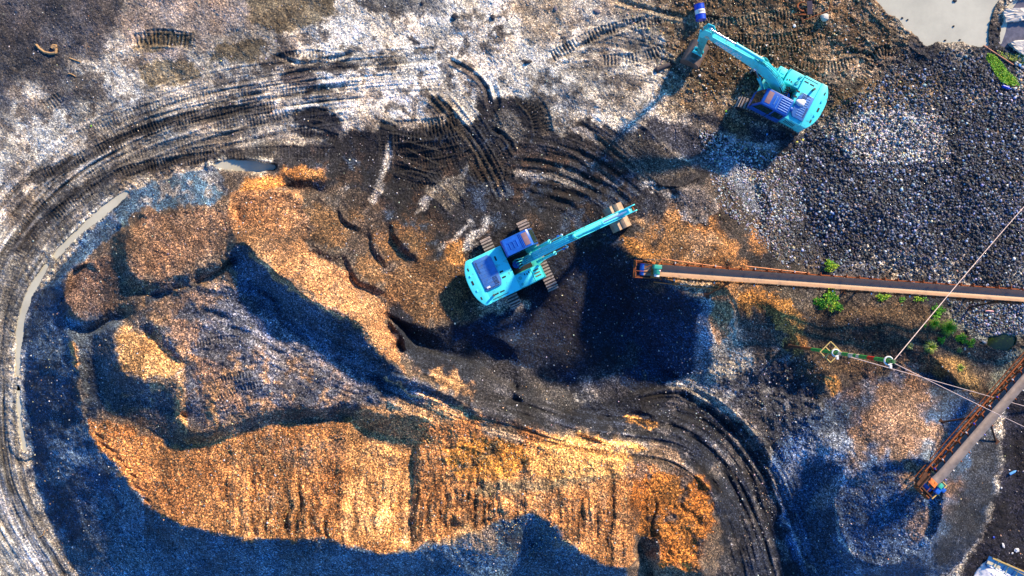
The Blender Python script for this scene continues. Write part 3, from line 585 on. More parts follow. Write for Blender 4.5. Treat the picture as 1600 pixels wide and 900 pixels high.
# coarse stones field: cell-like bumps
def cells(X, Y, size, seed):
    r = np.random.default_rng(seed); J = r.random((256, 256, 3)).astype(np.float32)
    cx = np.floor(X / size).astype(int); cy = np.floor(Y / size).astype(int); best = np.full(X.shape, 9., np.float32); rid = np.zeros(X.shape, np.float32)
    for a in (-1, 0, 1):
        for b in (-1, 0, 1):
            q = J[(cy + b) & 255, (cx + a) & 255]
            d = np.hypot(X / size - (cx + a + q[..., 0]), Y / size - (cy + b + q[..., 1])).astype(np.float32)
            m = d < best; best[m] = d[m]; rid[m] = q[..., 2][m]
    return best, rid
m = blur(inpoly(X, Y, [(1440,84),(1640,80),(1640,440),(1420,440),(1240,400),(1210,330),(1260,260),(1320,190)]).astype(np.float32), 12)
b1, id1 = cells(X, Y, 6.0, 3)
Z += m * (np.clip(.55 - b1, 0, 1) * .13 * (.4 + id1)); K *= (1 + m * ((id1 - .5) * 1.3))[..., None]
b2, id2 = cells(X + 3, Y, 3.4, 4)
m2 = np.clip(1 - m, 0, 1)
Z += m2 * np.clip(.5 - b2, 0, 1) * .035
# basins for standing water
WATER = {
 'pond': ([(1366,-2),(1380,14),(1388,24),(1402,27),(1412,44),(1425,51),(1437,58),(1443,69),(1450,73),(1460,64),(1475,68),(1490,66),(1505,64),(1515,72),(1535,73),(1562,64),(1566,50),(1570,30),(1578,10),(1600,-20),(1640,-40),(1640,-120),(1330,-120),(1340,-40)], .02),
 'stream': ([(1562,72),(1566,34),(1580,4),(1640,-10),(1700,10),(1700,90),(1600,76)], .012),
 'rut1': ([(199,296),(204,300),(188,316),(160,340),(130,362),(96,396),(82,412),(76,408),(92,388),(120,360),(150,332),(178,308)], -.02),
 'rut2': ([(78,412),(66,434),(50,462),(38,500),(32,560),(30,610),(25,610),(24,560),(27,505),(38,462),(56,432),(70,412)], -.02),
 'rut3': ([(31,600),(34,660),(42,706),(37,708),(29,670),(25,600)], -.02),
 'rut4': ([(332,257),(352,251),(400,251),(434,258),(430,267),(390,268),(350,265)], .15),
 'green': ([(1540,528),(1575,522),(1592,528),(1580,544),(1560,546),(1545,540)], .05),
}
for nm, (q, z) in WATER.items():
    m = blur(inpoly(X, Y, q).astype(np.float32), 2 if nm.startswith('rut') else 3)
    m = smooth01(*((.22, .6) if nm.startswith('rut') else (.25, .7)), m + (n2 * .16 + n3 * .10) * smooth01(.0, .12, m))
    tgt = z - (.05 if nm.startswith('rut') else .18)
    Z[:] = Z * (1 - m) + (tgt + n3 * .02) * m
    r = blur(inpoly(X, Y, q).astype(np.float32), 8)
    Z[:] = np.where((m < .5) & (r > .03), np.maximum(Z, z + .02 + n3 * .05 + (1 - r) * .06), Z)
far = (X < -40) | (X > 1640) | (Y < -40) | (Y > 940)
Z[far] -= 0.0
# patches of lighter and darker, warmer and cooler soil
K *= np.exp(fbm(X, Y, 46, 6, 81, .7) * .60)[..., None]
tw = fbm(X + 500, Y, 60, 6, 82, .75) * .15
K *= np.stack([np.exp(tw), np.ones_like(tw), np.exp(-tw)], -1)
lum = K.mean(-1, keepdims=True); K *= np.clip((lum / .24), .05, 1.6) ** .38
# colour grain baked as real stone colour, one value per vertex
gr = np.random.default_rng(9).standard_normal(X.shape).astype(np.float32)
pm = blur(inpoly(g2.X, g2.Y, [(-200,-200),(1100,-200),(1100,60),(1000,190),(700,190),(440,240),(300,262),(200,300),(100,395),(45,500),(36,620),(50,750),(110,900),(150,1000),(-200,1000)]).astype(np.float32), 10)
GRAIN = 1 - .35 * sample(pm, X, Y)
K = np.clip(K * np.exp(gr * .30 * GRAIN)[..., None], .006, .8)

def height_at(px, py):
    """ground height under a photo pixel"""
    i = int(np.clip(np.searchsorted(fg.x, px), 1, len(fg.x) - 1)); j = int(np.clip(np.searchsorted(fg.y, py), 1, len(fg.y) - 1))
    return float(Z[j, i])
def G(px, py, up=0.0):
    z = height_at(px, py); return Vector(PW(px, py, z)) + Vector((0, 0, up))

kk = (HC - Z) / HC / PPM
VX = (X - 800.0) * kk; VY = -(Y - 450.0) * kk
ny, nx = X.shape
# regions: the face's middle decides
fx = (X[:-1, :-1] + X[1:, 1:]) / 2; fy = (Y[:-1, :-1] + Y[1:, 1:]) / 2
REG = np.zeros(fx.shape, np.int8)
REG[inpoly(fx, fy, FOOT + [(150,990),(1100,990),(1110,900),(1128,800),(1126,762),(1100,738),(1040,722),(940,692),(860,676),(745,646),(650,600),(600,520),(600,475),(545,440),(480,400),(470,340),(455,300),(430,276),(380,266)])] = 1
REG[inpoly(fx, fy, [(960,384),(990,350),(1050,300),(1095,282),(1125,292),(1180,330),(1196,400),(1180,460),(1150,500),(1130,580),(1100,590),(1040,575),(960,520),(930,450),(930,400)])] = 2
REG[inpoly(fx, fy, [(1205,700),(1290,635),(1350,593),(1420,578),(1500,600),(1545,650),(1561,710),(1556,780),(1535,835),(1495,884),(1430,930),(1300,935),(1255,890),(1225,820)])] = 3
REG[inpoly(fx, fy, [(1425,88),(1480,76),(1560,70),(1640,76),(1640,440),(1600,446),(1400,440),(1250,402),(1210,330),(1255,255),(1320,190),(1400,180)])] = 4
REG[inpoly(fx, fy, [(560,150),(430,160),(300,180),(180,220),(90,280),(-40,420),(-40,940),(130,940),(105,880),(75,820),(54,760),(40,690),(32,620),(33,560),(42,500),(66,448),(106,395),(146,350),(196,304),(240,280),(300,262),(440,250),(560,220)])] = 5
REG[inpoly(fx, fy, [(745,646),(860,640),(950,655),(1045,602),(1120,630),(1190,690),(1225,760),(1260,860),(1290,960),(1150,960),(1110,900),(1128,800),(1126,762),(1100,738),(1040,722),(940,692),(860,676)])] = 6

def nodes(mat):
    mat.use_nodes = True; nt = mat.node_tree; return nt, nt.nodes, nt.links, nt.nodes['Principled BSDF']
earth = bpy.data.materials.new('loose_earth')
nt, N, Lk, P = nodes(earth)
at = N.new('ShaderNodeAttribute'); at.attribute_name = 'soil'
tc = N.new('ShaderNodeTexCoord')
def vor(scale, w):
    v = N.new('ShaderNodeTexVoronoi'); v.inputs['Scale'].default_value = scale; Lk.new(tc.outputs['Object'], v.inputs['Vector']); return v
v1 = vor(18, 0); v2 = vor(30, 0)
hs1 = N.new('ShaderNodeSeparateColor'); Lk.new(v1.outputs['Color'], hs1.inputs[0])
hs2 = N.new('ShaderNodeSeparateColor'); Lk.new(v2.outputs['Color'], hs2.inputs[0])
r1 = N.new('ShaderNodeValToRGB'); cr = r1.color_ramp; cr.elements[0].color = (.16, .17, .20, 1); cr.elements[1].color = (3.0, 2.9, 2.7, 1)
cr.elements[0].position = .05; cr.elements[1].position = .98
e = cr.elements.new(.45); e.color = (.75, .76, .78, 1); e = cr.elements.new(.8); e.color = (1.45, 1.38, 1.28, 1)
Lk.new(hs1.outputs[0], r1.inputs[0])
r2 = N.new('ShaderNodeValToRGB'); cr = r2.color_ramp; cr.elements[0].color = (.22, .27, .40, 1); cr.elements[1].color = (2.2, 1.9, 1.5, 1)
Lk.new(hs2.outputs[1], r2.inputs[0])
m1 = N.new('ShaderNodeMix'); m1.data_type = 'RGBA'; m1.blend_type = 'MULTIPLY'; Lk.new(at.outputs['Alpha'], m1.inputs[0])
Lk.new(at.outputs['Color'], m1.inputs[6]); Lk.new(r1.outputs[0], m1.inputs[7])
m2_ = N.new('ShaderNodeMix'); m2_.data_type = 'RGBA'; m2_.blend_type = 'MULTIPLY'; Lk.new(at.outputs['Alpha'], m2_.inputs[0])
Lk.new(m1.outputs[2], m2_.inputs[6]); Lk.new(r2.outputs[0], m2_.inputs[7])
Lk.new(m2_.outputs[2], P.inputs['Base Color'])
P.inputs['Roughness'].default_value = .85; P.inputs['Specular IOR Level'].default_value = .3
nb = N.new('ShaderNodeTexNoise'); nb.inputs['Scale'].default_value = 9; nb.inputs['Detail'].default_value = 6; nb.inputs['Roughness'].default_value = .8; Lk.new(tc.outputs['Object'], nb.inputs['Vector'])
bp = N.new('ShaderNodeBump'); bp.inputs['Strength'].default_value = .7; bp.inputs['Distance'].default_value = .06
Lk.new(nb.outputs[0], bp.inputs['Height']); Lk.new(bp.outputs[0], P.inputs['Normal'])

idx = np.arange(ny * nx).reshape(ny, nx)
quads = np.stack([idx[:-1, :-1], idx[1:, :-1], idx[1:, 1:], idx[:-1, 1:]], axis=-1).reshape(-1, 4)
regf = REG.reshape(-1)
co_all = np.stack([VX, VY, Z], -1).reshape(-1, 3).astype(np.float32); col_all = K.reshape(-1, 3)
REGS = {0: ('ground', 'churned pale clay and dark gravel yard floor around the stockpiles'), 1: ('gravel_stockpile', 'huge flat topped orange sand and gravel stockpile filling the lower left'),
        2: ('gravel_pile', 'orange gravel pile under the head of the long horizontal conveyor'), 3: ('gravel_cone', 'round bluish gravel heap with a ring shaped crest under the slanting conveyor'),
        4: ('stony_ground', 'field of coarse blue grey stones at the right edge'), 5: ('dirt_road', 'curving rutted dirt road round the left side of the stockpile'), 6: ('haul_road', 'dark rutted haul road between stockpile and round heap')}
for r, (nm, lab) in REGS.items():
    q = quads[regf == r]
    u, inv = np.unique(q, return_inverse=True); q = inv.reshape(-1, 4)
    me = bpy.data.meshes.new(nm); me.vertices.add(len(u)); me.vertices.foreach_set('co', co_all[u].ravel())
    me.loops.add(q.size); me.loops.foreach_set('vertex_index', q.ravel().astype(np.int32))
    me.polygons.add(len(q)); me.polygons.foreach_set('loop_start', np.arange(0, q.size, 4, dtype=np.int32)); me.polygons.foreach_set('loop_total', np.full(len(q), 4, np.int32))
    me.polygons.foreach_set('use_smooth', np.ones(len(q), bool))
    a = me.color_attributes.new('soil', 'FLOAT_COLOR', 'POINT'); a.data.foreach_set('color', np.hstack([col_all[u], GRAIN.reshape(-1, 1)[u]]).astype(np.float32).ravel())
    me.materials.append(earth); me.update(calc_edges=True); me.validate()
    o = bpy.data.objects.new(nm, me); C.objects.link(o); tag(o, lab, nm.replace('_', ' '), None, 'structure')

def simple(name, rgb, rough=.6, metal=0., spec=.5, var=.12, scale=6., dirt=None, bump=0.):
    m = bpy.data.materials.new(name); nt, N, Lk, P = nodes(m)
    tc = N.new('ShaderNodeTexCoord'); n = N.new('ShaderNodeTexNoise'); n.inputs['Scale'].default_value = scale; n.inputs['Detail'].default_value = 6; n.inputs['Roughness'].default_value = .65
    Lk.new(tc.outputs['Object'], n.inputs['Vector'])
    r = N.new('ShaderNodeValToRGB'); r.color_ramp.elements[0].position = .32; r.color_ramp.elements[1].position = .68
    lo = dirt if dirt else tuple(c * (1 - var * 2) for c in rgb)
    r.color_ramp.elements[0].color = (*lo, 1); r.color_ramp.elements[1].color = (*[min(1, c * (1 + var)) for c in rgb], 1)
    if dirt: e = r.color_ramp.elements.new(.45); e.color = (*rgb, 1)
    Lk.new(n.outputs[0], r.inputs[0]); Lk.new(r.outputs[0], P.inputs['Base Color'])
    P.inputs['Roughness'].default_value = rough; P.inputs['Metallic'].default_value = metal; P.inputs['Specular IOR Level'].default_value = spec
    if bump:
        b = N.new('ShaderNodeBump'); b.inputs['Strength'].default_value = bump; b.inputs['Distance'].default_value = .03; Lk.new(n.outputs[0], b.inputs['Height']); Lk.new(b.outputs[0], P.inputs['Normal'])
    return m

milky = simple('milky_water', (.50, .485, .37), .14, 0, .5, .10, .35, None, .02)
murky = simple('murky_water', (.13, .125, .15), .08, 0, .6, .2, 3, None, .25)
algae = simple('algae_water', (.018, .03, .008), .15, 0, .5, .3, 5, (.05, .09, .01))
wlab = {'pond': ('pond', 'milky grey pond with a ragged muddy edge at the top right'), 'stream': ('stream', 'dark rippled water right of the milky pond'), 'rut1': ('puddle', 'long milky puddle in the road rut, upper left of the stockpile'),
        'rut2': ('puddle', 'curved milky puddle in the road rut down the left edge'), 'rut3': ('puddle', 'thin short puddle lowest in the left road rut'), 'rut4': ('puddle', 'lens shaped milky puddle on the road above the stockpile'), 'green': ('puddle', 'dark green algae puddle between the two conveyors')}
for nm, (q, z) in WATER.items():
    bm = bmesh.new(); p = np.array(q, float)
    g = 1.6 if nm.startswith('rut') else 5
    # grow the sheet a little so that the ground itself cuts the shore
    c = []
    for i in range(len(p)):
        a = p[i - 1]; b = p[(i + 1) % len(p)]; t = b - a; t /= np.hypot(*t) + 1e-9; c.append((p[i], t))
    area = sum(p[i - 1][0] * p[i][1] - p[i][0] * p[i - 1][1] for i in range(len(p)))
    sg = 1 if area > 0 else -1
    vs_ = [bm.verts.new(PW(*(pt + g * sg * np.array([t[1], -t[0]])), z)) for pt, t in c]
    f = bm.faces.new(vs_); bmesh.ops.triangulate(bm, faces=[f]); bmesh.ops.recalc_face_normals(bm, faces=bm.faces[:])
    if sum(f.normal.z for f in bm.faces) < 0: bmesh.ops.reverse_faces(bm, faces=bm.faces[:])
    me = bpy.data.meshes.new(wlab[nm][0]); bm.to_mesh(me); bm.free(); me.materials.append({'stream': murky, 'green': algae}.get(nm, milky))
    o = bpy.data.objects.new(wlab[nm][0], me); C.objects.link(o); tag(o, wlab[nm][1], wlab[nm][0], None, 'structure')
# ---------------------------------------------------------------- mesh helpers
random.seed(11)
class MB:
    def __init__(s): s.bm = bmesh.new(); s.mi = 0
    def box(s, c, d, rot=None, bevel=0.0):
        b = bmesh.new(); bmesh.ops.create_cube(b, size=1.0, matrix=Matrix.Diagonal((*d, 1)))
        if bevel: bmesh.ops.bevel(b, geom=b.edges[:], offset=bevel, segments=2, profile=.6, affect='EDGES')
        M = Matrix.Translation(c) @ (rot.to_4x4() if rot is not None else Matrix()); return s.add(b, M)
    def add(s, b, M=Matrix()):
        me = bpy.data.meshes.new('t'); b.to_mesh(me); b.free(); me.transform(M)
        n0 = len(s.bm.faces); s.bm.from_mesh(me); bpy.data.meshes.remove(me)
        s.bm.faces.ensure_lookup_table()
        for f in s.bm.faces[n0:]: f.material_index = s.mi
        return s
    def tube(s, p0, p1, r, n=10, r1=None):
        p0 = Vector(p0); p1 = Vector(p1); d = p1 - p0
        b = bmesh.new(); bmesh.ops.create_cone(b, cap_ends=True, segments=n, radius1=r, radius2=r if r1 is None else r1, depth=d.length)
        return s.add(b, Matrix.Translation((p0 + p1) / 2) @ d.to_track_quat('Z', 'Y').to_matrix().to_4x4())
    def path(s, pts, r, n=8):
        for a, b in zip(pts[:-1], pts[1:]): s.tube(a, b, r, n)
        for p in pts[1:-1]: s.ball(p, r)
        return s
    def ball(s, c, r, sub=1, sc=(1, 1, 1), jit=0):
        b = bmesh.new(); bmesh.ops.create_icosphere(b, subdivisions=sub, radius=r)
        if jit:
            for v in b.verts: v.co *= 1 + random.uniform(-jit, jit)
        return s.add(b, Matrix.Translation(c) @ Matrix.Diagonal((*sc, 1)))
    def prism(s, prof, a, b_, axis='y', bevel=0.0):
        """profile polygon extruded: axis y takes (x,z), axis z takes (x,y), axis x takes (y,z)"""
        bm = bmesh.new()
        def P3(p, t): return {'y': (p[0], t, p[1]), 'z': (p[0], p[1], t), 'x': (t, p[0], p[1])}[axis]
        A = [bm.verts.new(P3(p, a)) for p in prof]; B = [bm.verts.new(P3(p, b_)) for p in prof]
        n = len(prof)
        bm.faces.new(A); bm.faces.new(B[::-1])
        for i in range(n): bm.faces.new((A[i], B[i], B[(i + 1) % n], A[(i + 1) % n]))
        bmesh.ops.recalc_face_normals(bm, faces=bm.faces[:])
        if bevel: bmesh.ops.bevel(bm, geom=[e for e in bm.edges if e.calc_face_angle(0) > .5], offset=bevel, segments=2, profile=.6, affect='EDGES')
        return s.add(bm)
    def build(s, name, mats, parent=None, smooth=False, label=None, M=None):
        me = bpy.data.meshes.new(name)
        if M is not None: s.bm.transform(M)
        s.bm.to_mesh(me); s.bm.free()
        for m in (mats if isinstance(mats, (list, tuple)) else [mats]): me.materials.append(m)
        if smooth:
            for p in me.polygons: p.use_smooth = True
            me.set_sharp_from_angle(angle=math.radians(35))
        o = bpy.data.objects.new(name, me); C.objects.link(o)
        if parent is not None: o.parent = parent
        if label: o['label'] = label
        return o
def split(o, per=1):
    """one object for each loose piece (or run of pieces)"""
    bm = bmesh.new(); bm.from_mesh(o.data); seen = set(); isl = []
    for f in bm.faces:
        if f in seen: continue
        st = [f]; seen.add(f); cur = []
        while st:
            g = st.pop(); cur.append(g.index)
            for e in g.edges:
                for h in e.link_faces:
                    if h not in seen: seen.add(h); st.append(h)
        isl.append(cur)
    bm.free()
    if per > 1: isl.sort(key=lambda c: o.data.polygons[c[0]].center.y > 0); isl = [sum(isl[i:i + per], []) for i in range(0, len(isl), per)]
    for keep in isl[1:]:
        b = bmesh.new(); b.from_mesh(o.data); b.faces.ensure_lookup_table(); k = set(keep)
        bmesh.ops.delete(b, geom=[f for f in b.faces if f.index not in k], context='FACES'); me = o.data.copy(); b.to_mesh(me); b.free()
        c = bpy.data.objects.new(o.name.split('.')[0], me); C.objects.link(c); c.parent = o.parent
    b = bmesh.new(); b.from_mesh(o.data); b.faces.ensure_lookup_table(); k = set(isl[0])
    bmesh.ops.delete(b, geom=[f for f in b.faces if f.index not in k], context='FACES'); b.to_mesh(o.data); b.free()
    return o
def empty(name, loc, rz, label, cat, group=None):
    o = bpy.data.objects.new(name, None); C.objects.link(o); o.location = loc; o.rotation_euler = (0, 0, rz); o.empty_display_size = .3
    return tag(o, label, cat, group)

teal = simple('teal_paint', (.085, .78, .80), .38, 0, .5, .06, 3.5, (.10, .42, .38))
teald = simple('teal_paint_worn', (.035, .42, .40), .5, 0, .5, .15, 4.0, (.07, .10, .06))
cabblue = simple('blue_paint', (.012, .11, .50), .33, 0, .5, .15, 4)
hoodm = simple('blue_grey_hood', (.07, .20, .48), .35, .2, .5, .25, 5, (.14, .18, .26))
shoed = simple('track_plate_steel', (.06, .05, .048), .7, .1)
steel = simple('worn_steel', (.13, .105, .09), .5, .45, .5, .2, 7)
duststeel = simple('muddy_steel', (.20, .15, .12), .7, .1, .4, .2, 6, (.09, .06, .04))
shoe = simple('track_shoe_steel', (.46, .37, .31), .6, .1, .4, .2, 9, (.06, .045, .035))
dark = simple('dark_recess', (.012, .013, .016), .7)
rubber = simple('black_hose', (.015, .015, .017), .5)
glass = simple('dark_glass', (.02, .05, .045), .08, 0, .8, .3, 3)
skyglass = simple('roof_window', (.28, .17, .17), .2, 0, .6, .1, 3)
chrome = simple('polished_rod', (.75, .75, .78), .15, .9, .5, .05)
whitep = simple('white_paint', (.75, .75, .74), .5, 0, .5, .08)
rusty = simple('rusty_steel', (.24, .068, .02), .8, 0, .3, .3, 9, (.07, .028, .015))
rustd = simple('dark_rust', (.10, .045, .025), .85, 0, .3, .3, 5)
beltm = simple('dusty_belt', (.30, .19, .12), .5, 0, .4, .15, 2.5, (.17, .12, .10))
beltg = simple('grey_belt', (.24, .205, .19), .65, 0, .4, .18, 2.5)
greenm = simple('green_motor', (.04, .38, .26), .4, 0, .5, .2, 6, (.16, .25, .17))
bluem = simple('blue_drum_paint', (.008, .06, .55), .3, 0, .5, .08)
orange = simple('orange_paint', (.62, .16, .02), .5, 0, .5, .2, 6)
mgreen = simple('green_mast_paint', (.02, .30, .05), .5, 0, .5, .15, 6)
mred = simple('red_mast_paint', (.62, .03, .01), .5)
mcream = simple('cream_mast_paint', (.62, .58, .42), .5)
cable = simple('pale_cable', (.55, .43, .40), .6)
yellow = simple('faded_yellow_paint', (.55, .38, .12), .6, 0, .4, .2, 5, (.25, .16, .07))

# ---------------------------------------------------------------- excavators
def make_track(root, y, L=4.15, w=.62, yaw=0.0):
    """one crawler: the shoes, with its frame and wheels as sub-parts"""
    M = Matrix.Rotation(yaw, 4, 'Z'); r = .40; S = L / 2 - r; pitch = .171
    per = 4 * S + 2 * math.pi * r; n = int(per / pitch); t = MB()
    for i in range(n):
        s = i * per / n
        if s < 2 * S: x, z, a = -S + s, 2 * r, 0
        elif s < 2 * S + math.pi * r: q = (s - 2 * S) / r; x, z, a = S + r * math.sin(q), r + r * math.cos(q), q
        elif s < 4 * S + math.pi * r: x, z, a = S - (s - 2 * S - math.pi * r), 0, math.pi
        else: q = (s - 4 * S - math.pi * r) / r; x, z, a = -S - r * math.sin(q), r - r * math.cos(q), math.pi + q
        R = Matrix.Rotation(a, 3, 'Y'); p = Vector((x, y, z + .04))
        t.mi = 1; t.box(p, (pitch * .86, w, .035), R); t.mi = 0; t.box(p + R @ Vector((-.045, 0, .032)), (.028, w, .04), R); t.box(p + R @ Vector((.0, 0, .026)), (.03, w, .028), R)
    tr = t.build('track', [shoe, shoed], root, M=M)
    f = MB(); f.box((0, y, .44), (2 * S + .1, w * .5, .42), None, .04); f.build('track_frame', steel, tr, M=M)
    for x, nm in ((S, 'idler_wheel'), (-S, 'sprocket')):
        b = MB(); b.tube((x, y - .16, r + .04), (x, y + .16, r + .04), r - .06, 20); b.tube((x, y - .2, r + .04), (x, y + .2, r + .04), .13, 12); b.build(nm, steel, tr, M=M)
    return tr

def cylinder(root, a, b, y, frac=.58, r=.075, mat=None):
    """hydraulic ram with its rod as a sub-part"""
    a = Vector((a[0], y, a[1])); b = Vector((b[0], y, b[1])); c = a.lerp(b, frac)
    m = MB(); m.tube(a, c, r, 14); m.tube(c.lerp(a, .04), c, r * 1.25, 14); m.ball(a, r * 1.25, 2)
    o = m.build('hydraulic_cylinder', mat or teal, root, True)
    m = MB(); m.tube(c, b, r * .52, 12); m.ball(b, r * 1.1, 2); m.build('piston_rod', chrome, o, True)
    return o

def shell(profile, inner_c, k, y0, y1, m):
    out = profile; inn = [(inner_c[0] + (p[0] - inner_c[0]) * k, inner_c[1] + (p[1] - inner_c[1]) * k) for p in profile]
    m.prism(out + inn[::-1], y0, y1, 'y')
    side = out + [(inner_c[0], inner_c[1] - .05)]
    m.prism(side, y0 - .03, y0 + .005, 'y'); m.prism(side, y1 - .005, y1 + .03, 'y')

def house(root, tail, flat):
    """upper body: x forward, y left, origin at the slew centre"""
    m = MB(); m.prism([(-tail + .5, -1.3), (1.05, -1.3), (1.05, -.5), (1.3, -.42), (1.3, .42), (1.25, 1.3), (-tail + .5, 1.3)], .98, 1.12, 'z', .01); m.build('deck', teald, root, True)
    m = MB(); m.tube((0, 0, .62), (0, 0, 1.0), .62, 28); m.box((0, 0, .5), (1.5, 1.9, .3), None, .05); m.build('undercarriage', teald, root, True)
    # engine housing with louvres
    x0, x1 = -tail + .72, -.52
    m = MB(); m.box(((x0 + x1) / 2, 0, 1.6), (x1 - x0, 2.62, .98), None, .045)
    b = m.build('engine_housing', teal, root, True)


    v = MB()
    for i in range(7): v.box((x0 + .25 + i * .09, 1.31, 1.62), (.035, .03, .5)); v.box((x0 + .25 + i * .09, -1.31, 1.62), (.035, .03, .5))
    split(v.build('vent', dark, b), 7)
    # raised hood
    hx0, hx1 = x0 + .02, x0 + (1.04 if not flat else .82); hy0, hy1 = (-.62, 1.16) if not flat else (-.35, 1.08)
    m = MB(); m.prism([(hx0, hy0), (hx1 - .12, hy0), (hx1, hy0 + .25), (hx1, hy1 - .2), (hx1 - .16, hy1), (hx0, hy1)], 2.085, 2.20, 'z', .03)
    h = m.build('engine_hood', hoodm, root, True)
    m = MB()
    ny_ = 9
    for i in range(ny_):
        yy = hy0 + .2 + (hy1 - hy0 - .4) * i / (ny_ - 1); m.box(((hx0 + hx1) / 2 - .05, yy, 2.205), (hx1 - hx0 - .4, .035, .02), None, .006)
    m.build('hood_rib', hoodm, h)
    m = MB()
    for i in range(6):
        for j in range(4): m.box((hx1 - .30 + j * .07 - .1, hy0 + .16 + i * .075, 2.2155), (.035, .05, .006))
    m.build('grille', dark, h); m = MB()
    for i in range(9): m.box((hx0 + .10, hy1 - .18 - i * .07, 2.2035), (.09, .035, .006))
    m.build('grille', dark, h); m = MB()
    for i in range(8): m.box((hx0 + .22 + i * .075, hy0 + .06, 2.2035), (.035, .07, .006))
    m.build('grille', dark, h)
    # black slots and hatches on the decks
    m = MB()
    for (cx, cy, sx, sy) in ((hx1 + .18, .78, .09, .26), (hx1 + .17, .0, .20, .09), (hx1 + .17, -.32, .22, .09), (x0 + .45, -.98, .26, .07), (x0 + .8, -.98, .26, .07), (x0 + .62, -1.18, .9, .03)):
        m.box((cx, cy, 2.093), (sx, sy, .012))
    split(m.build('slot', dark, b))
    # counterweight: curved tail
    pts = []
    for i in range(15):
        t = -1 + 2 * i / 14; pts.append((-tail + .40 * abs(t) ** 2.6, 1.33 * t))
    prof = [(x0 + .02, -1.33)] + pts + [(x0 + .02, 1.33)]
    m = MB(); m.prism(prof, .92, 2.14, 'z', .07); cw = m.build('counterweight', teal, root, True)
    m = MB()
    for (cx, cy, sx, sy) in ((-tail + .34, .85, .07, .17), (-tail + .26, .1, .10, .24), (-tail + .34, -.85, .07, .17)): m.box((cx, cy, 2.146), (sx, sy, .014))
    split(m.build('lifting_recess', dark, cw))
    m = MB()
    for cy in (.48, -.38): m.tube((-tail + .3, cy - .05, 2.15), (-tail + .3, cy + .05, 2.15), .05, 10)
    split(m.build('lifting_eye', teal, cw))
    # tank and toolbox on the right
    m = MB(); m.box((-.08, -.90, 1.53), (.92, .82, .86), None, .04); tk = m.build('fuel_tank', teal, root, True)
    m = MB(); m.tube((-.32, -1.1, 1.95), (-.32, -1.1, 2.03), .07, 14); m.tube((-.3, -.75, 1.95), (-.3, -.75, 2.01), .10, 16); split(m.build('filler_cap', teald, tk, True))
    m = MB()
    for i in range(3): m.ball((.0 + i * .13, -.66 - .05 * (i % 2), 1.957), .07, 2, (.55, 1, .2))
    split(m.build('hatch_handle', dark, tk))
    m = MB(); m.box((.66, -.88, 1.43), (.50, .78, .62), None, .03); tb = m.build('tool_box', teal, root, True)
    m = MB()
    for i in range(3): m.box((.66, -.70 - i * .17, 1.745), (.34, .07, .014))
    split(m.build('slot', simple('brown_slot', (.16, .12, .05), .6) if 'brown_slot' not in bpy.data.materials else bpy.data.materials['brown_slot'], tb))
    m = MB(); m.box((.97, -.88, 1.18), (.16, .7, .06)); m.box((.97, -.88, 1.4), (.1, .6, .04)); m.build('step', teald, root)
    # swivel in the well
    m = MB(); m.box((.05, .05, 1.13), (1.15, .98, .02)); m.build('well_floor', dark, root)
    m = MB(); m.tube((-.18, .02, 1.13), (-.18, .02, 1.62), .20, 20); m.ball((-.18, .02, 1.62), .16, 2, (1, 1, .5)); m.build('swing_motor', cabblue, root, True)
    m = MB()
    for k in range(5):
        m = MB(); a = k * 1.25 + .3; m.path([(-.18 + .15 * math.cos(a), .02 + .15 * math.sin(a), 1.5), (-.18 + .32 * math.cos(a), .02 + .3 * math.sin(a), 1.62), (-.18 + .48 * math.cos(a), .02 + .42 * math.sin(a), 1.25)], .022, 6)
        m.build('hose', rubber, root)
    # cab
    prof = [(-.47, 1.12), (1.42, 1.12), (1.42, 1.62), (1.12, 2.86), (1.0, 2.93), (-.40, 2.93), (-.47, 2.85)]
    m = MB(); m.prism(prof, .55, 1.47, 'y', .05); cab = m.build('cab', cabblue, root, True)
    for yy, s in ((1.474, 1), (.546, -1)):
        m = MB(); m.prism([(.30, 1.80), (1.26, 1.80), (1.04, 2.72), (.30, 2.72)], yy, yy + .012 * s, 'y'); m.build('side_window', glass, cab)
        m = MB(); m.prism([(-.36, 1.86), (.20, 1.86), (.20, 2.70), (-.36, 2.70)], yy, yy + .012 * s, 'y'); m.build('rear_side_window', glass, cab)
    a_ = math.atan2(1.24, -.3); R = Matrix.Rotation(-(a_ - math.pi / 2), 3, 'Y')
    m = MB(); m.box((1.275, 1.01, 2.26), (.012, .78, 1.08), R); m.build('windshield', glass, cab)
    m = MB(); m.box((-.478, 1.01, 2.35), (.012, .7, .7)); m.build('rear_window', glass, cab)
    m = MB(); m.box((.84, 1.01, 2.938), (.30, .68, .024), None, .01); m.build('roof_window', skyglass, cab, True)
    m = MB()
    if not flat:
        for x in (-.08, .14, .34): m.box((x, 1.0, 2.94), (.05, .36, .03), None, .012)
        for x in (.55, .63): m.box((x, 1.01, 2.94), (.035, .78, .03), None, .01)
        m.box((-.34, 1.01, 2.935), (.10, .80, .03), None, .01); m.box((.06, 1.19, 2.94), (.46, .04, .03)); 
    else:
        for i in range(6): m.box((-.08, .68 + i * .13, 2.94), (.56, .055, .035), None, .012)
        m.box((.30, 1.01, 2.94), (.05, .8, .03)); m.box((.48, 1.01, 2.94), (.06, .5, .03), None, .01)
    m.build('roof_rib', hoodm if flat else cabblue, cab)
    m = MB(); m.box((.35, 1.485, 1.9), (.03, .02, 1.5)); m.box((.12, 1.49, 1.76), (.22, .03, .04)); m.build('door_handle', rubber, cab)
    m = MB(); m.path([(1.25, 1.42, 1.9), (1.5, 1.62, 2.2), (1.5, 1.62, 2.45)], .018, 6); m.box((1.5, 1.66, 2.45), (.05, .16, .26), None, .02); m.build('mirror', rubber, cab)
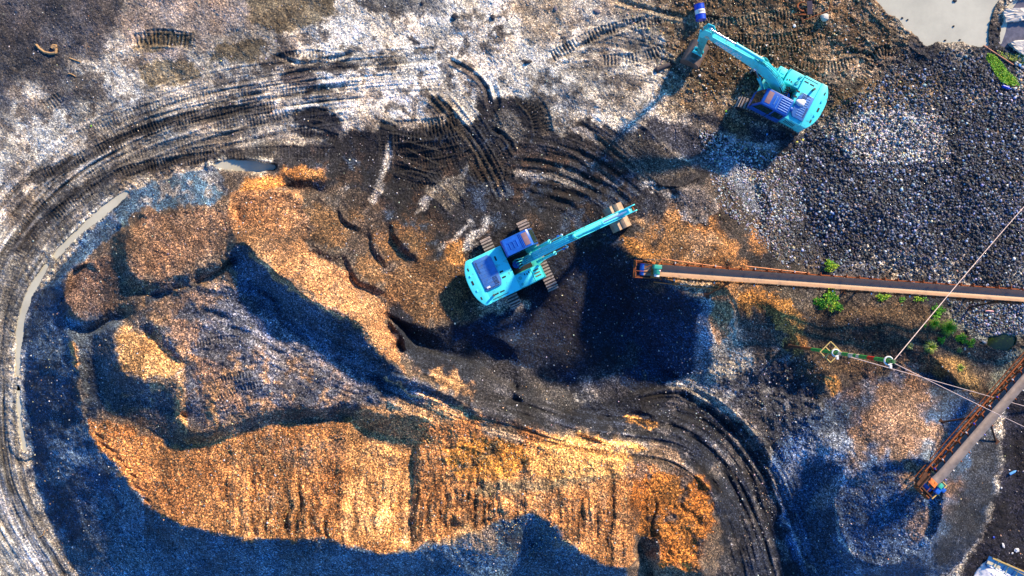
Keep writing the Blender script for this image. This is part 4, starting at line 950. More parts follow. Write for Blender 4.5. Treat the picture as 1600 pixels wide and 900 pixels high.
    # handrail, exhaust, lamp
    m = MB(); m.path([(.9, -1.26, 1.7), (.9, -1.26, 2.25), (.4, -1.28, 2.45), (-.35, -1.28, 2.45), (-.45, -1.28, 2.0)], .022, 8); m.path([(.3, -1.28, 1.95), (.3, -1.28, 2.45)], .02, 8); m.build('handrail', rubber if flat else teald, root, True)
    m = MB(); m.tube((x0 + .3, -.98 + (.25 if flat else 0), 2.05), (x0 + .3, -.98 + (.25 if flat else 0), 2.42), .065, 14); m.build('exhaust_pipe', steel, root, True)
    if not flat:
        m = MB(); m.box((hx0 + .2, hy0 + .15, 2.23), (.2, .1, .05), None, .015); m.build('work_lamp', whitep, root, True)
    else:
        m = MB(); m.ball((-.62, .78, 2.2), .14, 2, (1, 1, .9)); m.tube((-.62, .78, 2.05), (-.62, .78, 2.2), .1, 14); m.build('air_cleaner', cabblue, root, True)
        m = MB(); m.ball((x0 + .62, .25, 2.22), .22, 3, (1.2, .8, .55)); m.ball((x0 + .5, .1, 2.22), .14, 3, (1.2, .8, .5)); m.build('muffler_cover', whitep, root, True)
        m = MB(); m.box((.62, -.92, 1.78), (.36, .42, .06), None, .02); m.box((.62, -.92, 1.82), (.2, .06, .03)); m.build('tool_box_lid', teal, tb, True)

def boom_arm(root, kind):
    y = .0
    if kind == 'a':
        lower = [(.15, 1.55), (.75, 1.75), (1.9, 3.05), (2.8, 3.72), (3.6, 3.72), (5.7, 3.40), (5.95, 3.5)]
        upper = [(5.98, 3.72), (5.75, 3.84), (4.4, 4.12), (3.5, 4.42), (2.7, 4.44), (2.0, 4.1), (1.0, 2.9), (.2, 2.0)]
        pivot, armtop, armbot = (5.8, 3.62), (6.35, 4.05), (5.95, 1.62)
    else:
        lower = [(.1, 1.5), (.7, 1.65), (1.35, 2.55), (2.1, 3.1), (3.0, 3.36), (5.1, 3.90), (5.5, 4.10)]
        upper = [(5.53, 4.37), (5.35, 4.45), (3.8, 4.36), (2.7, 4.30), (1.85, 4.05), (1.1, 3.45), (.3, 2.35), (.05, 1.9)]
        pivot, armtop, armbot = (5.4, 4.25), (5.6, 4.9), (5.2, 1.55)
    m = MB(); bw_ = .20 if kind == 'a' else .165; m.prism(lower + upper, y - bw_, y + bw_, 'y', .02)
    b = m.build('boom', teal, root, True)
    m = MB()
    for i in range(len(upper) - 1):
        for yy in (-bw_ + .01, bw_ - .01):
            p, q = upper[i], upper[i + 1]; m.tube((p[0], y + yy, p[1] + .025), (q[0], y + yy, q[1] + .025), .022, 6)
    for yy in (-.09, 0, .08):
        up = upper[3:]
        m.path([(p[0], y + yy, p[1] + .05 + .02 * (i % 2)) for i, p in enumerate(up)], .024, 6)
    m.build('hydraulic_pipe', teal, b)
    m = MB()
    for k, yy in enumerate((-.16, -.05, .06, .17)):
        m = MB(); u_ = upper[-1]; m.path([(-.05 - .08 * k, yy * 1.3, 1.5), (-.12, yy * 1.6, 1.95), (.0, yy * 1.3, 2.3 + .05 * k), (u_[0] + .15, yy, u_[1] + .2), (u_[0] + .5, yy, u_[1] + .75)], .032, 7)
        m.build('hose', teald if kind == 'a' else rubber, b, True)
    k1 = 5 if kind == 'a' else 5
    mid = upper[2]; hp = (2.55, 3.95) if kind == 'a' else (2.35, 3.75)
    for s in (-1, 1):
        cylinder(root, (.98, 1.45), hp, s * .34, .6, .085)
    ms = upper[3] if kind == 'a' else upper[3]
    cylinder(root, (ms[0] - (.45 if kind == 'a' else .35), ms[1] + .16), (armtop[0] - .12, armtop[1] - .03), 0, .52, .095, teal)
    m = MB()
    for s in (-.13, .13): m.prism([(ms[0] - .75, ms[1] - .02), (ms[0] - .2, ms[1] - .02), (ms[0] - .4, ms[1] + .26), (ms[0] - .52, ms[1] + .26)], s - .02, s + .02, 'y')
    split(m.build('cylinder_bracket', teald, b))
    if kind == 'a':
        m = MB()
        for s in (-1, 1): m.box((2.35, s * .36, 4.05), (.14, .10, .12), None, .02)
        split(m.build('work_lamp', cabblue, b))
        prof = [armtop, (6.42, 3.85), (6.12, 3.35), (6.05, 2.4), (6.08, 1.55), (5.86, 1.5), (5.72, 2.5), (5.62, 3.3), (5.72, 3.85), (6.2, 4.15)]
    else:
        prof = [armtop, (5.72, 4.8), (5.8, 4.2), (5.58, 2.8), (5.3, 1.5), (5.08, 1.45), (5.22, 2.8), (5.3, 3.9), (5.26, 4.3), (5.4, 4.9)]
    m = MB(); m.prism(prof, -.17, .17, 'y', .02); a = m.build('arm', teal if kind == 'a' else teald, root, True)
    if kind == 'a':
        m = MB()
        for s in (-.155, .155): m.prism([(5.95, 3.75), (6.5, 3.85), (6.62, 4.1), (6.5, 4.22), (5.9, 4.1)], s - .025, s + .025, 'y')
        split(m.build('arm_lug', teal, a))
        m = MB(); m.tube((6.45, -.19, 4.05), (6.45, .19, 4.05), .05, 12); m.tube((6.3, -.19, 3.95), (6.3, .19, 3.95), .035, 12); split(m.build('pin', rusty, a))
        cylinder(root, (6.28, 3.5), (6.42, 1.9), 0, .6, .065)
    else:
        m = MB(); m.prism([(5.12, 4.4), (5.3, 4.0), (5.7, 3.8), (5.86, 4.25), (5.75, 4.95), (5.4, 5.0)], .17, .20, 'y'); m.prism([(5.12, 4.4), (5.3, 4.0), (5.7, 3.8), (5.86, 4.25), (5.75, 4.95), (5.4, 5.0)], -.20, -.17, 'y'); m.build('arm_side_plate', teal, a, True)
        m = MB(); m.tube((5.42, .18, 4.27), (5.42, .235, 4.27), .13, 16); m.tube((5.42, .225, 4.27), (5.42, .245, 4.27), .06, 12); m.build('pivot_cover', mcream, a, True)
        cylinder(root, (5.86, 4.1), (5.5, 2.0), 0, .62, .06)
    # bucket: thick curved shell with side plates, ribs and teeth
    ox, oz = (6.0, .0) if kind == 'a' else (5.3, -.05)
    prof = [(-.52, .62), (-.50, .92), (-.38, 1.14), (-.18, 1.24), (-.02, 1.17), (.04, 1.22), (.24, 1.24), (.46, 1.10), (.58, .84), (.60, .55), (.50, .22)]
    prof = [(ox + p[0], oz + p[1]) for p in prof]
    m = MB(); hw = .68 if kind == 'a' else .62
    shell(prof, (ox, oz + .55), .93, -hw, hw, m)
    bk = m.build('bucket', simple('bucket_steel_' + ('sand' if kind == 'a' else 'mud'), (.42, .29, .19) if kind == 'a' else (.17, .115, .09), .6, .1, .4, .2, 5), root, True)
    m = MB()
    for i in range(5):
        yy = -hw + .1 + i * (2 * hw - .2) / 4; m.prism([(ox + .42, oz + .26), (ox + .56, oz + .22), (ox + .36, oz - .02)], yy - .045, yy + .045, 'y')
    split(m.build('bucket_tooth', steel, bk))
    m = MB()
    for s in (-hw - .035, hw + .0): m.prism([(ox - .5, oz + .6), (ox - .36, oz + 1.12), (ox - .2, oz + 1.2), (ox - .3, oz + .6)], s, s + .035, 'y')
    for yy in ((-.45, -.1, .1, .45) if kind == 'b' else ()): m.box((ox + .05, yy, oz + 1.24), (.35, .10, .04))
    split(m.build('wear_strip', duststeel, bk))
    m = MB()
    for s in (-.12, .12): m.prism([(ox - .35, oz + 1.1), (ox + .3, oz + 1.15), (ox + .28, oz + 1.5), (ox + .1, oz + 1.62), (ox - .15, oz + 1.62), (ox - .3, oz + 1.4)], s - .02, s + .02, 'y')
    m.tube((ox - .05, -.16, oz + 1.52), (ox - .05, .16, oz + 1.52), .05, 10); m.tube((ox + .22, -.16, oz + 1.4), (ox + .22, .16, oz + 1.4), .05, 10)
    m.build('bucket_linkage', teal, root, True)
    return b

def lettering(parent, text, loc, size, rot, mat, name='lettering', depth=.004, bold=True):
    cu = bpy.data.curves.new(name, 'FONT'); cu.body = text; cu.size = size; cu.extrude = depth; cu.align_x = 'CENTER'; cu.align_y = 'CENTER'; cu.offset = size * .035 if bold else 0
    cu.space_character = 1.05
    o = bpy.data.objects.new('tmp', cu); C.objects.link(o); bpy.context.view_layer.update()
    me = bpy.data.meshes.new_from_object(o.evaluated_get(bpy.context.evaluated_depsgraph_get())); C.objects.unlink(o); bpy.data.objects.remove(o)
    me.materials.clear(); me.materials.append(mat); me.transform(Matrix.Translation(loc) @ rot.to_4x4())
    t = bpy.data.objects.new(name, me); C.objects.link(t); t.parent = parent
    return t

g = PW(811, 413, 1.0); e1 = empty('excavator', (g[0], g[1], height_at(811, 413) + .02), math.radians(25.3), 'teal excavator in the centre, tracks crosswise to its boom, beside the dark pit', 'excavator', 'teal excavators')
make_track(e1, 1.13, yaw=math.radians(-90)); make_track(e1, -1.13, yaw=math.radians(-90))
house(e1, 3.0, False); boom_arm(e1, 'a')
g = PW(1213, 155, .5); e2 = empty('excavator', (g[0], g[1], height_at(1213, 155) + .02), math.radians(152.5), 'teal excavator at the top right with white lettering on its boom, parked on brown mud', 'excavator', 'teal excavators')
make_track(e2, 1.10, 3.9, yaw=math.radians(3)); make_track(e2, -1.10, 3.9, yaw=math.radians(3))
house(e2, 2.25, True); bm2 = boom_arm(e2, 'b')
# letters along the boom's left side, read from the tip towards the cab
ang = math.atan2(.33, 2.2)
R = Matrix(((-math.cos(ang), -math.sin(ang) * -1 * -1, 0), (0, 0, 1), (-math.sin(ang), math.cos(ang), 0)))
ex = Vector((-math.cos(ang), 0, -math.sin(ang))); ey = Vector((-math.sin(ang), 0, math.cos(ang))); ez = ex.cross(ey)
R = Matrix((ex, ey, ez)).transposed()
lettering(bm2, 'KOBELCO', Vector((4.1, .177, 3.93)), .56, R @ Matrix.Diagonal((.62, 1, 1)), simple('letter_white', (.9, .9, .9), .5))

# ---------------------------------------------------------------- belt conveyors
def conveyor(name, head, tail, label, bmat, bw, long_side, legs, drive, rods, n_idl, lean_rail):
    head = Vector(head); tail = Vector(tail); d = tail - head; L = d.length
    yaw = math.atan2(d.y, d.x); pitch = math.atan2(d.z, math.hypot(d.x, d.y))
    root = bpy.data.objects.new(name, None); C.objects.link(root); root.location = head; root.rotation_euler = Matrix.Rotation(yaw, 4, 'Z').to_euler()
    tag(root, label, 'conveyor', 'rusty belt conveyors')
    M = Matrix.Rotation(-pitch, 4, 'Y')
    h = bw / 2
    # troughed belt
    bm = bmesh.new(); sec = [(-h, .27), (-h * .78, .16), (-h * .45, .05), (-h * .12, 0), (h * .12, 0), (h * .45, .05), (h * .78, .16), (h, .27)]
    n = int(L / .6); top = []; bot = []
    for i in range(n + 1):
        x = L * i / n; k = min(1, x / .8); sag = .012 * math.sin(i * math.pi)
        top.append([bm.verts.new((x, p[0], p[1] * k + .02 + sag)) for p in sec]); bot.append([bm.verts.new((x, p[0], p[1] * k - .0 + sag)) for p in sec])
    for i in range(n):
        for j in range(len(sec) - 1):
            bm.faces.new((top[i][j], top[i + 1][j], top[i + 1][j + 1], top[i][j + 1])); bm.faces.new((bot[i][j], bot[i][j + 1], bot[i + 1][j + 1], bot[i + 1][j]))
        for j in (0, -1): bm.faces.new((top[i][j], bot[i][j], bot[i + 1][j], top[i + 1][j]))
    bmesh.ops.recalc_face_normals(bm, faces=bm.faces[:])
    m = MB(); m.add(bm); m.box((L / 2 - .1, 0, -.30), (L - .2, bw * .92, .015)); m.build('belt', bmat, root, True, M=M)
    m = MB()
    m.tube((-.02, -h * 1.02, -.14), (-.02, h * 1.02, -.14), .165, 20); m.build('head_pulley', cabblue, root, True, M=M)
    rail_y = h + .07
    for s in (-1, 1):
        m = MB(); m.box((L / 2 - .2, s * rail_y, -.12), (L + .3, .05, .12)); m.box((L / 2 - .2, s * rail_y, -.42), (L + .3, .05, .06))
        k = int(L / .9)
        for i in range(k): x0 = i * L / k; m.tube((x0, s * rail_y, -.14), (x0 + L / k, s * rail_y, -.42) if i % 2 else (x0 + L / k, s * rail_y, -.16), .014, 5); m.tube((x0, s * rail_y, -.14), (x0, s * rail_y, -.42), .016, 5)
        m.build('side_frame', rusty if s == lean_rail else rustd, root, M=M)
    for i in range(n_idl):
        x = .9 + i * (L - 1.2) / (n_idl - 1)
        m = MB(); m.mi = 0
        for s in (-1, 1):
            m.box((x, s * (rail_y + .03), .0), (.11, .09, .20), None, .01)
            m.tube((x, s * h * .42, -.045), (x, s * (rail_y + .02), .135 if True else 0), .032, 8)
        m.tube((x, -h * .42, -.05), (x, h * .42, -.05), .032, 8)
        m.mi = 1
        for s in (-1, 1): m.tube((x, s * (rail_y + .03), .10), (x, s * (rail_y + .115), .125), .035, 8)
        tip = bluem if (name and drive == 'box' and i in (0, 5, 8)) else (whitep if i % 3 == 1 else rusty)
        m.build('idler', [rusty, tip], root, M=M)
    # open strip with rungs on one side
    if long_side:
        s = long_side; m = MB(); yo = rail_y + .30
        m.box((L / 2, s * yo, -.05), (L, .055, .10)); m.box((L / 2, s * yo, -.4), (L, .04, .05))
        k = int(L / .62)
        for i in range(k): x = .3 + i * (L - .3) / k; m.box((x, s * (rail_y + .15), -.10), (.05, .30, .04))
        m.build('side_ladder_rail', rusty, root, M=M)
    if drive == 'motor':
        m = MB(); m.tube((.62, -h * .75, .30), (.62, h * .35, .30), .17, 20); m.box((.62, h * .55, .30), (.42, .22, .42), None, .05)
        for i in range(8): m.tube((.62, -h * .65 + i * .055, .30), (.62, -h * .65 + i * .055 + .015, .30), .19, 18)
        mo = m.build('drive_motor', greenm, root, True, M=M)
        m = MB(); m.tube((.62, -h * .75 - .12, .3), (.62, -h * .75, .3), .14, 16); m.ball((.72, -h * .1, .46), .05, 2); m.build('fan_cover', whitep, mo, True, M=M)
        m = MB(); m.box((.62, 0, .09), (.5, bw + .25, .04)); m.box((.40, 0, -.02), (.05, bw + .25, .24)); m.box((.86, 0, -.02), (.05, bw + .25, .24)); m.build('motor_mount', orange, root, M=M)
        m = MB(); m.tube((.1, h + .22, .06), (.1, h + .25, .06), .13, 16); m.tube((.78, h + .22, .2), (.78, h + .25, .2), .10, 16)
        m.tube((.1, h + .235, .19), (.78, h + .235, .3), .02, 6); m.tube((.1, h + .235, -.07), (.78, h + .235, .1), .02, 6); m.build('drive_belt', steel, root, M=M)
    else:
        m = MB(); m.box((.18, -h - .18, .12), (.36, .24, .26), None, .03); m.box((.40, -h - .40, .10), (.22, .20, .2), None, .03); m.build('drive_motor', cabblue, root, True, M=M)
        m = MB(); m.box((.42, -h - .10, .20), (.28, .22, .2), None, .04); m.build('gearbox', greenm, root, True, M=M)
        m = MB()
        for p, q in (((-.3, -h - .35, -.05), (.75, -h - .5, -.05)), ((.75, -h - .5, -.05), (.75, h + .1, -.05)), ((.1, -h - .5, .0), (.1, -h, .0))): m.tube(p, q, .035, 6)
        m.build('motor_mount', yellow, root, M=M)
        m = MB(); m.prism([(-.42, h + .02), (.5, h + .18), (.45, h + .40), (-.35, h + .30)], .0, .05, 'z'); m.box((-.32, 0, .05), (.06, bw + .3, .32)); m.box((-.05, h + .12, .12), (.9, .05, .24)); m.build('discharge_chute', rustd, root, M=M)
        m = MB(); m.box((.28, 0, .13), (.30, bw * .9, .03), Matrix.Rotation(.12, 3, 'Y')); m.build('scraper_plate', orange, root, M=M)
    # head box frame
    m = MB()
    for s in (-1, 1): m.box((-.05, s * (rail_y + .06), -.12), (.9, .05, .30)); m.box((-.45, s * rail_y * .75, .0), (.05, .22, .34))
    m.tube((-.47, -rail_y - .1, .08), (-.47, rail_y + .1, .08), .035, 8); m.tube((-.47, -rail_y - .1, -.25), (-.47, rail_y + .1, -.25), .035, 8)
    m.tube((-.45, -.1, .06), (.35, -.1, .06), .02, 6); m.tube((.0, .1, .12), (.36, .25, .16), .022, 6); m.tube((.05, -.28, .1), (.38, -.05, .14), .02, 6)
    m.build('head_frame', rusty, root, M=M)
    m = MB()
    for (x0, y0, z0, x1, y1, z1) in rods: m.tube((x0, y0, z0), (x1, y1, z1), .028, 6)
    if rods: m.build('bracing_rod', orange, root, M=M)
    bpy.context.view_layer.update(); inv = root.matrix_world.inverted() if False else (Matrix.Translation(head) @ Matrix.Rotation(yaw, 4, 'Z')).inverted()
    for (t, foot, side) in legs:
        a = head + d * t + Vector((0, 0, -.4)); a = a + Vector((-math.sin(yaw), math.cos(yaw), 0)) * side * rail_y
        f = Vector(foot); m = MB(); pa = inv @ a; pf = inv @ f
        m.tube(pf, pa, .055, 8); m.box(pf, (.3, .3, .06)); m.build('support_leg', rustd, root)
    return root
H1 = PW(1006, 421, 4.5); T1 = PW(1700, 470, 2.2)
ft = [G(1128, 418), G(1104, 462), G(1318, 455), G(1345, 448), G(1510, 462), G(1515, 480), G(1620, 470)]
conveyor('belt_conveyor', H1, T1, 'long horizontal rusty belt conveyor with a green drive motor at its left end', beltm, .60, 0,
         [(.21, ft[0], 1), (.19, ft[1], -1), (.5, ft[2], -1), (.52, ft[3], 1), (.8, ft[4], 1), (.8, ft[5], -1), (.97, ft[6], 1)], 'motor',
         [(.9, .62, .05, 4.2, .42, -.1), (.6, -.62, -.1, 4.2, -.78, -.45), (4.2, -.78, -.45, 4.2, -.4, -.1), (5.4, .55, .1, 9.0, .42, .0)], 34, 1)
H2 = PW(1450, 760, 4.5); T2 = PW(1652, 528, 3.0)
conveyor('belt_conveyor', H2, T2, 'slanting rusty belt conveyor with ladder rail, ending over the round gravel heap', beltg, .52, 1,
         [(.30, G(1500, 702), 1), (.5, G(1470, 660), -1), (.5, G(1556, 690), 1), (.9, G(1600, 600), 1), (.9, G(1620, 640), -1)], 'box', [], 16, 1)

# ---------------------------------------------------------------- guyed mast
z0 = height_at(1230, 540); b0 = Vector(PW(1230, 540, z0)); zt = 13.4
mast = empty('mast', b0, 0, 'tall green pole with red and cream bands, held by three pale cables', 'mast')
bands = [(0, 2.2, rustd), (2.2, 3.6, rusty), (3.6, 4.4, mgreen), (4.4, 6.9, mgreen), (6.9, 7.3, mcream), (7.3, 8.0, mgreen), (8.0, 8.5, mcream), (8.5, 8.8, mgreen), (8.8, 9.1, mcream), (9.1, 9.9, mgreen), (9.9, 10.55, mred), (10.55, 11.9, mgreen), (11.9, 12.2, mcream), (12.2, zt - z0, mgreen)]
mats = [mgreen, mcream, mred, rusty, rustd]
m = MB(); tp = Vector(PW(1391, 564, zt)) - b0; tp = Vector((tp.x, tp.y, zt - z0))
for a, b, mt in bands:
    m.mi = mats.index(mt); m.tube(tp * (a / (zt - z0)), tp * (b / (zt - z0)), .085, 12)
m.build('pole', mats, mast, True)
def at(h): return tp * (h / (zt - z0))
m = MB(); c = at(5.9); ca, sa = math.cos(math.radians(-45)), math.sin(math.radians(-45))
def q4(a, b): return c + Vector((a * ca - b * sa, a * sa + b * ca, 0))
S = .36
for p, q in ((q4(-S, -S), q4(S, -S)), (q4(S, -S), q4(S, S)), (q4(S, S), q4(-S, S)), (q4(-S, S), q4(-S, -S)), (q4(0, -S), q4(0, S)), (q4(-S, 0), q4(S, 0))): m.tube(p, q, .028, 6)
m.build('square_frame', yellow, mast)
for hh in (6.5, zt - z0 - .15):
    m = MB(); cc = at(hh); pr = [cc + Vector((.17 * math.cos(t * .6), .17 * math.sin(t * .6), 0)) for t in range(12)]; m.path(pr, .035, 6); m.box(cc + Vector((.08, -.24, 0)), (.1, .14, .1)); m.build('clamp_ring', whitep, mast)
m = MB(); m.box((0, 0, .02), (.4, .4, .06)); m.tube((0, 0, 0), at(.5), .12, 12); m.build('base_plate', rustd, mast)
gd = [(at(12.1), Vector(PW(1700, 212, .9)) - b0), (at(zt - z0 - .1), Vector(PW(1720, 724, .2)) - b0), (at(6.5), Vector(PW(1720, 668, .5)) - b0)]
for p, q in gd:
    m = MB(); n = 24; pts = []
    for i in range(n + 1):
        t = i / n; v = p.lerp(q, t); v.z -= .25 * math.sin(math.pi * t); pts.append(v)
    m.path(pts, .017, 6); m.build('guy_cable', cable, mast, True)

# ---------------------------------------------------------------- drum, scrap, pipes, rocks
g = G(1092, 22); d = empty('oil_drum', g + Vector((0, 0, .28)), math.radians(98), 'blue oil drum with a white band lying on mud beside the right excavator bucket', 'drum')
m = MB(); m.tube((-.44, 0, 0), (.44, 0, 0), .285, 32)
for x in (-.43, -.15, .15, .43): m.tube((x - .015, 0, 0), (x + .015, 0, 0), .298, 32)
m.build('drum_body', bluem, d, True)
m = MB(); m.tube((-.13, 0, 0), (.12, 0, 0), .292, 32); wb = m.build('label_band', whitep, d, True)
m = MB()
for i in range(7): m.box((.0 + .015 * (-1) ** i, -.15 + i * .05, math.sqrt(.297 ** 2 - (-.15 + i * .05) ** 2)), (.07 + .02 * (i % 3), .02, .01))
m.build('label_print', steel, wb)
m = MB(); m.tube((-.455, .12, .1), (-.43, .12, .1), .05, 12); m.tube((-.455, -.14, -.05), (-.43, -.14, -.05), .03, 12); split(m.build('bung', chrome, d, True))

def rock(name, px, py, sx, sy, sz, mat, label, cat='rock', group=None, rz=0., jit=.12, up=.3, sub=2):
    g = G(px, py); m = MB(); m.ball((0, 0, 0), 1, sub, (sx, sy, sz), jit)
    o = m.build(name, mat); o.location = g + Vector((0, 0, sz * up)); o.rotation_euler = (0, 0, rz)
    for p in o.data.polygons: p.use_smooth = False
    return tag(o, label, cat, group)
rockd = simple('dark_rock', (.035, .033, .04), .7, 0, .4, .3, 4, None, .4); rockp = simple('purple_grey_rock', (.20, .17, .18), .8, 0, .3, .25, 4, None, .4); rockw = simple('pale_rock', (.52, .49, .43), .85, 0, .3, .25, 3, (.27, .25, .22), .5)
rock('boulder', 1288, 28, .24, .23, .2, rockw, 'round pale boulder right of the rusty scrap heap')
rock('rock', 711, 26, .20, .17, .12, rockd, 'dark rock on pale clay, leftmost of the upper dark rocks', 'rock', 'dark rocks on the pale clay')
rock('rock', 770, 27, .15, .16, .10, rockd, 'dark rock near the top edge right of the leftmost dark rock', 'rock', 'dark rocks on the pale clay')
rock('rock', 825, 97, .22, .10, .10, rockd, 'elongated black rock on pale clay, lowest of the dark rocks', 'rock', 'dark rocks on the pale clay', .2)
rock('rock', 868, 13, .12, .15, .08, rockp, 'small purplish rock near the top edge', 'rock', 'dark rocks on the pale clay')
rock('rock', 933, 18, .22, .14, .08, rockp, 'flat purplish rock at the top edge left of the blue drum', 'rock', 'dark rocks on the pale clay', -.3)
rock('rock', 660, 5, .10, .12, .08, rockd, 'small black rock touching the top edge', 'rock', 'dark rocks on the pale clay')
def slab(pts, z0, z1, label):
    m = MB(); xy = [PW(x, y, z1)[:2] for x, y in pts]; b = bmesh.new()
    A = [b.verts.new((x, y, z0)) for x, y in xy]; B = [b.verts.new((x, y, z1 - random.uniform(0, .05))) for x, y in xy]; cx = sum(x for x, y in xy) / len(xy); cy = sum(y for x, y in xy) / len(xy)
    T = b.verts.new((cx, cy, z1 + .05)); n = len(xy)
    for i in range(n): b.faces.new((A[i], A[(i + 1) % n], B[(i + 1) % n], B[i])); b.faces.new((B[i], B[(i + 1) % n], T))
    bmesh.ops.recalc_face_normals(b, faces=b.faces[:]); bmesh.ops.subdivide_edges(b, edges=b.edges[:], cuts=3, use_grid_fill=True)
    for v in b.verts: v.co += Vector((random.uniform(-.03, .03), random.uniform(-.03, .03), random.uniform(-.04, .04)))
    m.add(b); o = m.build('rock_slab', rockw); return tag(o, label, 'rock', 'pale rock slabs by the stream')
slab([(1569, 17), (1573, 13), (1590, 13), (1604, 12), (1640, 6), (1650, 28), (1620, 32), (1604, 30), (1590, 32), (1572, 34), (1571, 25)], -.25, .26, 'grey rock slab jutting into the dark stream from the right edge')
slab([(1580, 66), (1590, 62), (1620, 60), (1640, 64), (1640, 90), (1612, 92), (1598, 84), (1588, 76)], -.1, .32, 'pale rock slab below the stream beside the rusty bar')
def bar(name, a, b, r, mat, label, cat, group=None, lift=.05, box=False):
    p = G(*a, lift); q = G(*b, lift); o = bpy.data.objects.new('x', None); m = MB()
    c = (p + q) / 2
    if box: dd = q - p; m.box((0, 0, 0), (dd.length, r * 2, r * 1.2), Matrix.Rotation(math.atan2(dd.y, dd.x), 3, 'Z') @ Matrix.Rotation(-math.asin(dd.z / dd.length), 3, 'Y'))
    else: m.tube(p - c, q - c, r, 12); m.tube((p - c) * .86, (p - c) * .74, r * 1.25, 12)
    ob = m.build(name, mat, None, not box); ob.location = c; bpy.data.objects.remove(o)
    return tag(ob, label, cat, group)
bar('rusty_pipe', (1536, 72), (1582, 102), .055, simple('pipe_rust', (.30, .13, .08), .6, .2, .4, .2, 6), 'rusty pipe lying on stones above the bright green moss', 'pipe')
bar('rusty_bar', (1578, 64), (1606, 96), .05, rusty, 'rusty bar at the right edge leaning by the pale rock slab', 'bar', None, .12, True)
sc = empty('scrap_heap', G(1252, 18), 0, 'heap of rusty bent steel plates and bars at the top edge', 'scrap')
g0 = G(1252, 18)
def L_(px, py, u): return G(px, py, u) - g0
m = MB(); m.box(L_(1263, 14, .22), (.30, .75, .03), Matrix.Rotation(.12, 3, 'Z') @ Matrix.Rotation(.2, 3, 'X')); m.build('steel_plate', simple('purple_plate', (.09, .07, .085), .5, .5), sc)
for a, b, r in (((1240, 24), (1257, 25), .055), ((1257, 32), (1294, 18), .025), ((1294, 18), (1295, 6), .025)):
    m = MB(); p, q = L_(*a, .16), L_(*b, .2); m.tube(p, q, r, 8); m.build('bent_bar', rusty, sc)
m = MB(); cc = L_(1252, 12, .16); m.path([cc + Vector((.28 * math.cos(t * .5), .25 * math.sin(t * .5), .05 * math.sin(t))) for t in range(2, 11)], .05, 8); m.build('bent_ring', rusty, sc)
m = MB(); m.box(L_(1252, 30, .1), (.12, .5, .05), Matrix.Rotation(.4, 3, 'Z')); m.box(L_(1258, 20, .14), (.4, .08, .05), Matrix.Rotation(-.5, 3, 'Z')); m.build('flat_bar', rustd, sc)
wood = simple('weathered_wood', (.36, .22, .10), .8, 0, .3, .3, 8, (.12, .08, .05)); woodd = simple('dark_wood', (.06, .05, .055), .8)
def twig(pts, r, mat, name, label, cat, group=None):
    P_ = [G(x, y, r + (u if False else 0)) for x, y, u in pts]; c = P_[0]; m = MB(); m.path([p - c for p in P_], r, 7); o = m.build(name, mat, None, True); o.location = c; return tag(o, label, cat, group)
log = empty('driftwood', G(75, 78), 0, 'curved piece of brown driftwood on dark clay, top left', 'driftwood'); gl = G(75, 78)
m = MB(); m.path([G(x, y, .06) - gl for x, y in ((57, 70), (62, 76), (70, 82), (80, 84), (88, 83), (89, 76))], .075, 7); m.build('branch', wood, log, True)
m = MB(); m.path([G(x, y, .06) - gl for x, y in ((82, 76), (84, 72), (89, 72))], .09, 7); m.ball(G(85, 74, .05) - gl, .16, 2, (1.2, .8, .6), .2); m.build('root_knot', wood, log)
twig([(109, 91, 0), (117, 94, 0), (126, 97, 0)], .04, wood, 'stick', 'straight orange stick, upper of two right of the driftwood', 'stick', 'sticks by the driftwood')
twig([(107, 115, 0), (112, 116, 0), (119, 120, 0)], .035, wood, 'stick', 'short brown stick, lower of two right of the driftwood', 'stick', 'sticks by the driftwood')
bar('log', (1024, 110), (1046, 101), .13, woodd, 'short dark log lying left of the right excavator bucket', 'log', None, .06)
twig([(60, 840, 0), (68, 836, 0), (70, 829, 0)], .025, wood, 'stick', 'thin bent stick at the lower left road edge', 'stick')

# litter
def bottle(px, py, rz, mat, label, s=1.0):
    g = G(px, py); m = MB(); r = .055 * s
    m.tube((-.14 * s, 0, r), (.10 * s, 0, r), r, 14); m.tube((.10 * s, 0, r), (.16 * s, 0, r), r, 14, r * .4); m.tube((.16 * s, 0, r), (.2 * s, 0, r), r * .42, 12)
    o = m.build('bottle', mat, None, True); o.location = g + Vector((0, 0, .03)); o.rotation_euler = (0, 0, rz); return tag(o, label, 'bottle')
def bag(px, py, mat, label, s=.12, name='plastic_scrap', sc=(1, 1, .4), rz=0.):
    g = G(px, py); m = MB(); m.ball((0, 0, 0), s, 2, sc, .25); o = m.build(name, mat); o.location = g + Vector((0, 0, .05)); o.rotation_euler = (.1, .1, rz); return tag(o, label, 'litter')
pink = simple('pink_plastic', (.75, .38, .40), .5); lblue = simple('light_blue_plastic', (.12, .40, .85), .4); yel = simple('yellow_plastic', (.75, .70, .10), .5); lime = simple('lime_leaf', (.22, .55, .02), .5)
bottle(1570, 137, -.35, bluem, 'dark blue bottle just below the bright green moss', 1.5)
bottle(1580, 738, .5, lblue, 'light blue bottle on the dark yard right of the round heap', 1.3)
bag(1546, 486, pink, 'pink and white strip of plastic below the long conveyor at right', .16, 'plastic_scrap', (1.6, .35, .3))
bag(1593, 102, lblue, 'pale blue scrap on stones at the right edge near the rusty bar', .08)
bag(1241, 41, whitep, 'white scrap on mud under the rusty scrap heap', .09)
bag(1093, 118, whitep, 'small white scrap on mud below the right excavator bucket', .07)
bag(1245, 222, yel, 'yellow scrap, left one of two below the right excavator', .06, 'plastic_scrap', (1.2, .8, .4)); bag(1254, 219, yel, 'yellow scrap, right one of two below the right excavator', .07)
bag(1198, 210, lblue, 'blue scrap on dark ground below the right excavator tracks', .06)
bag(1134, 174, lime, 'lime green leaf on bare ground left of the right excavator track', .06, 'leaf')
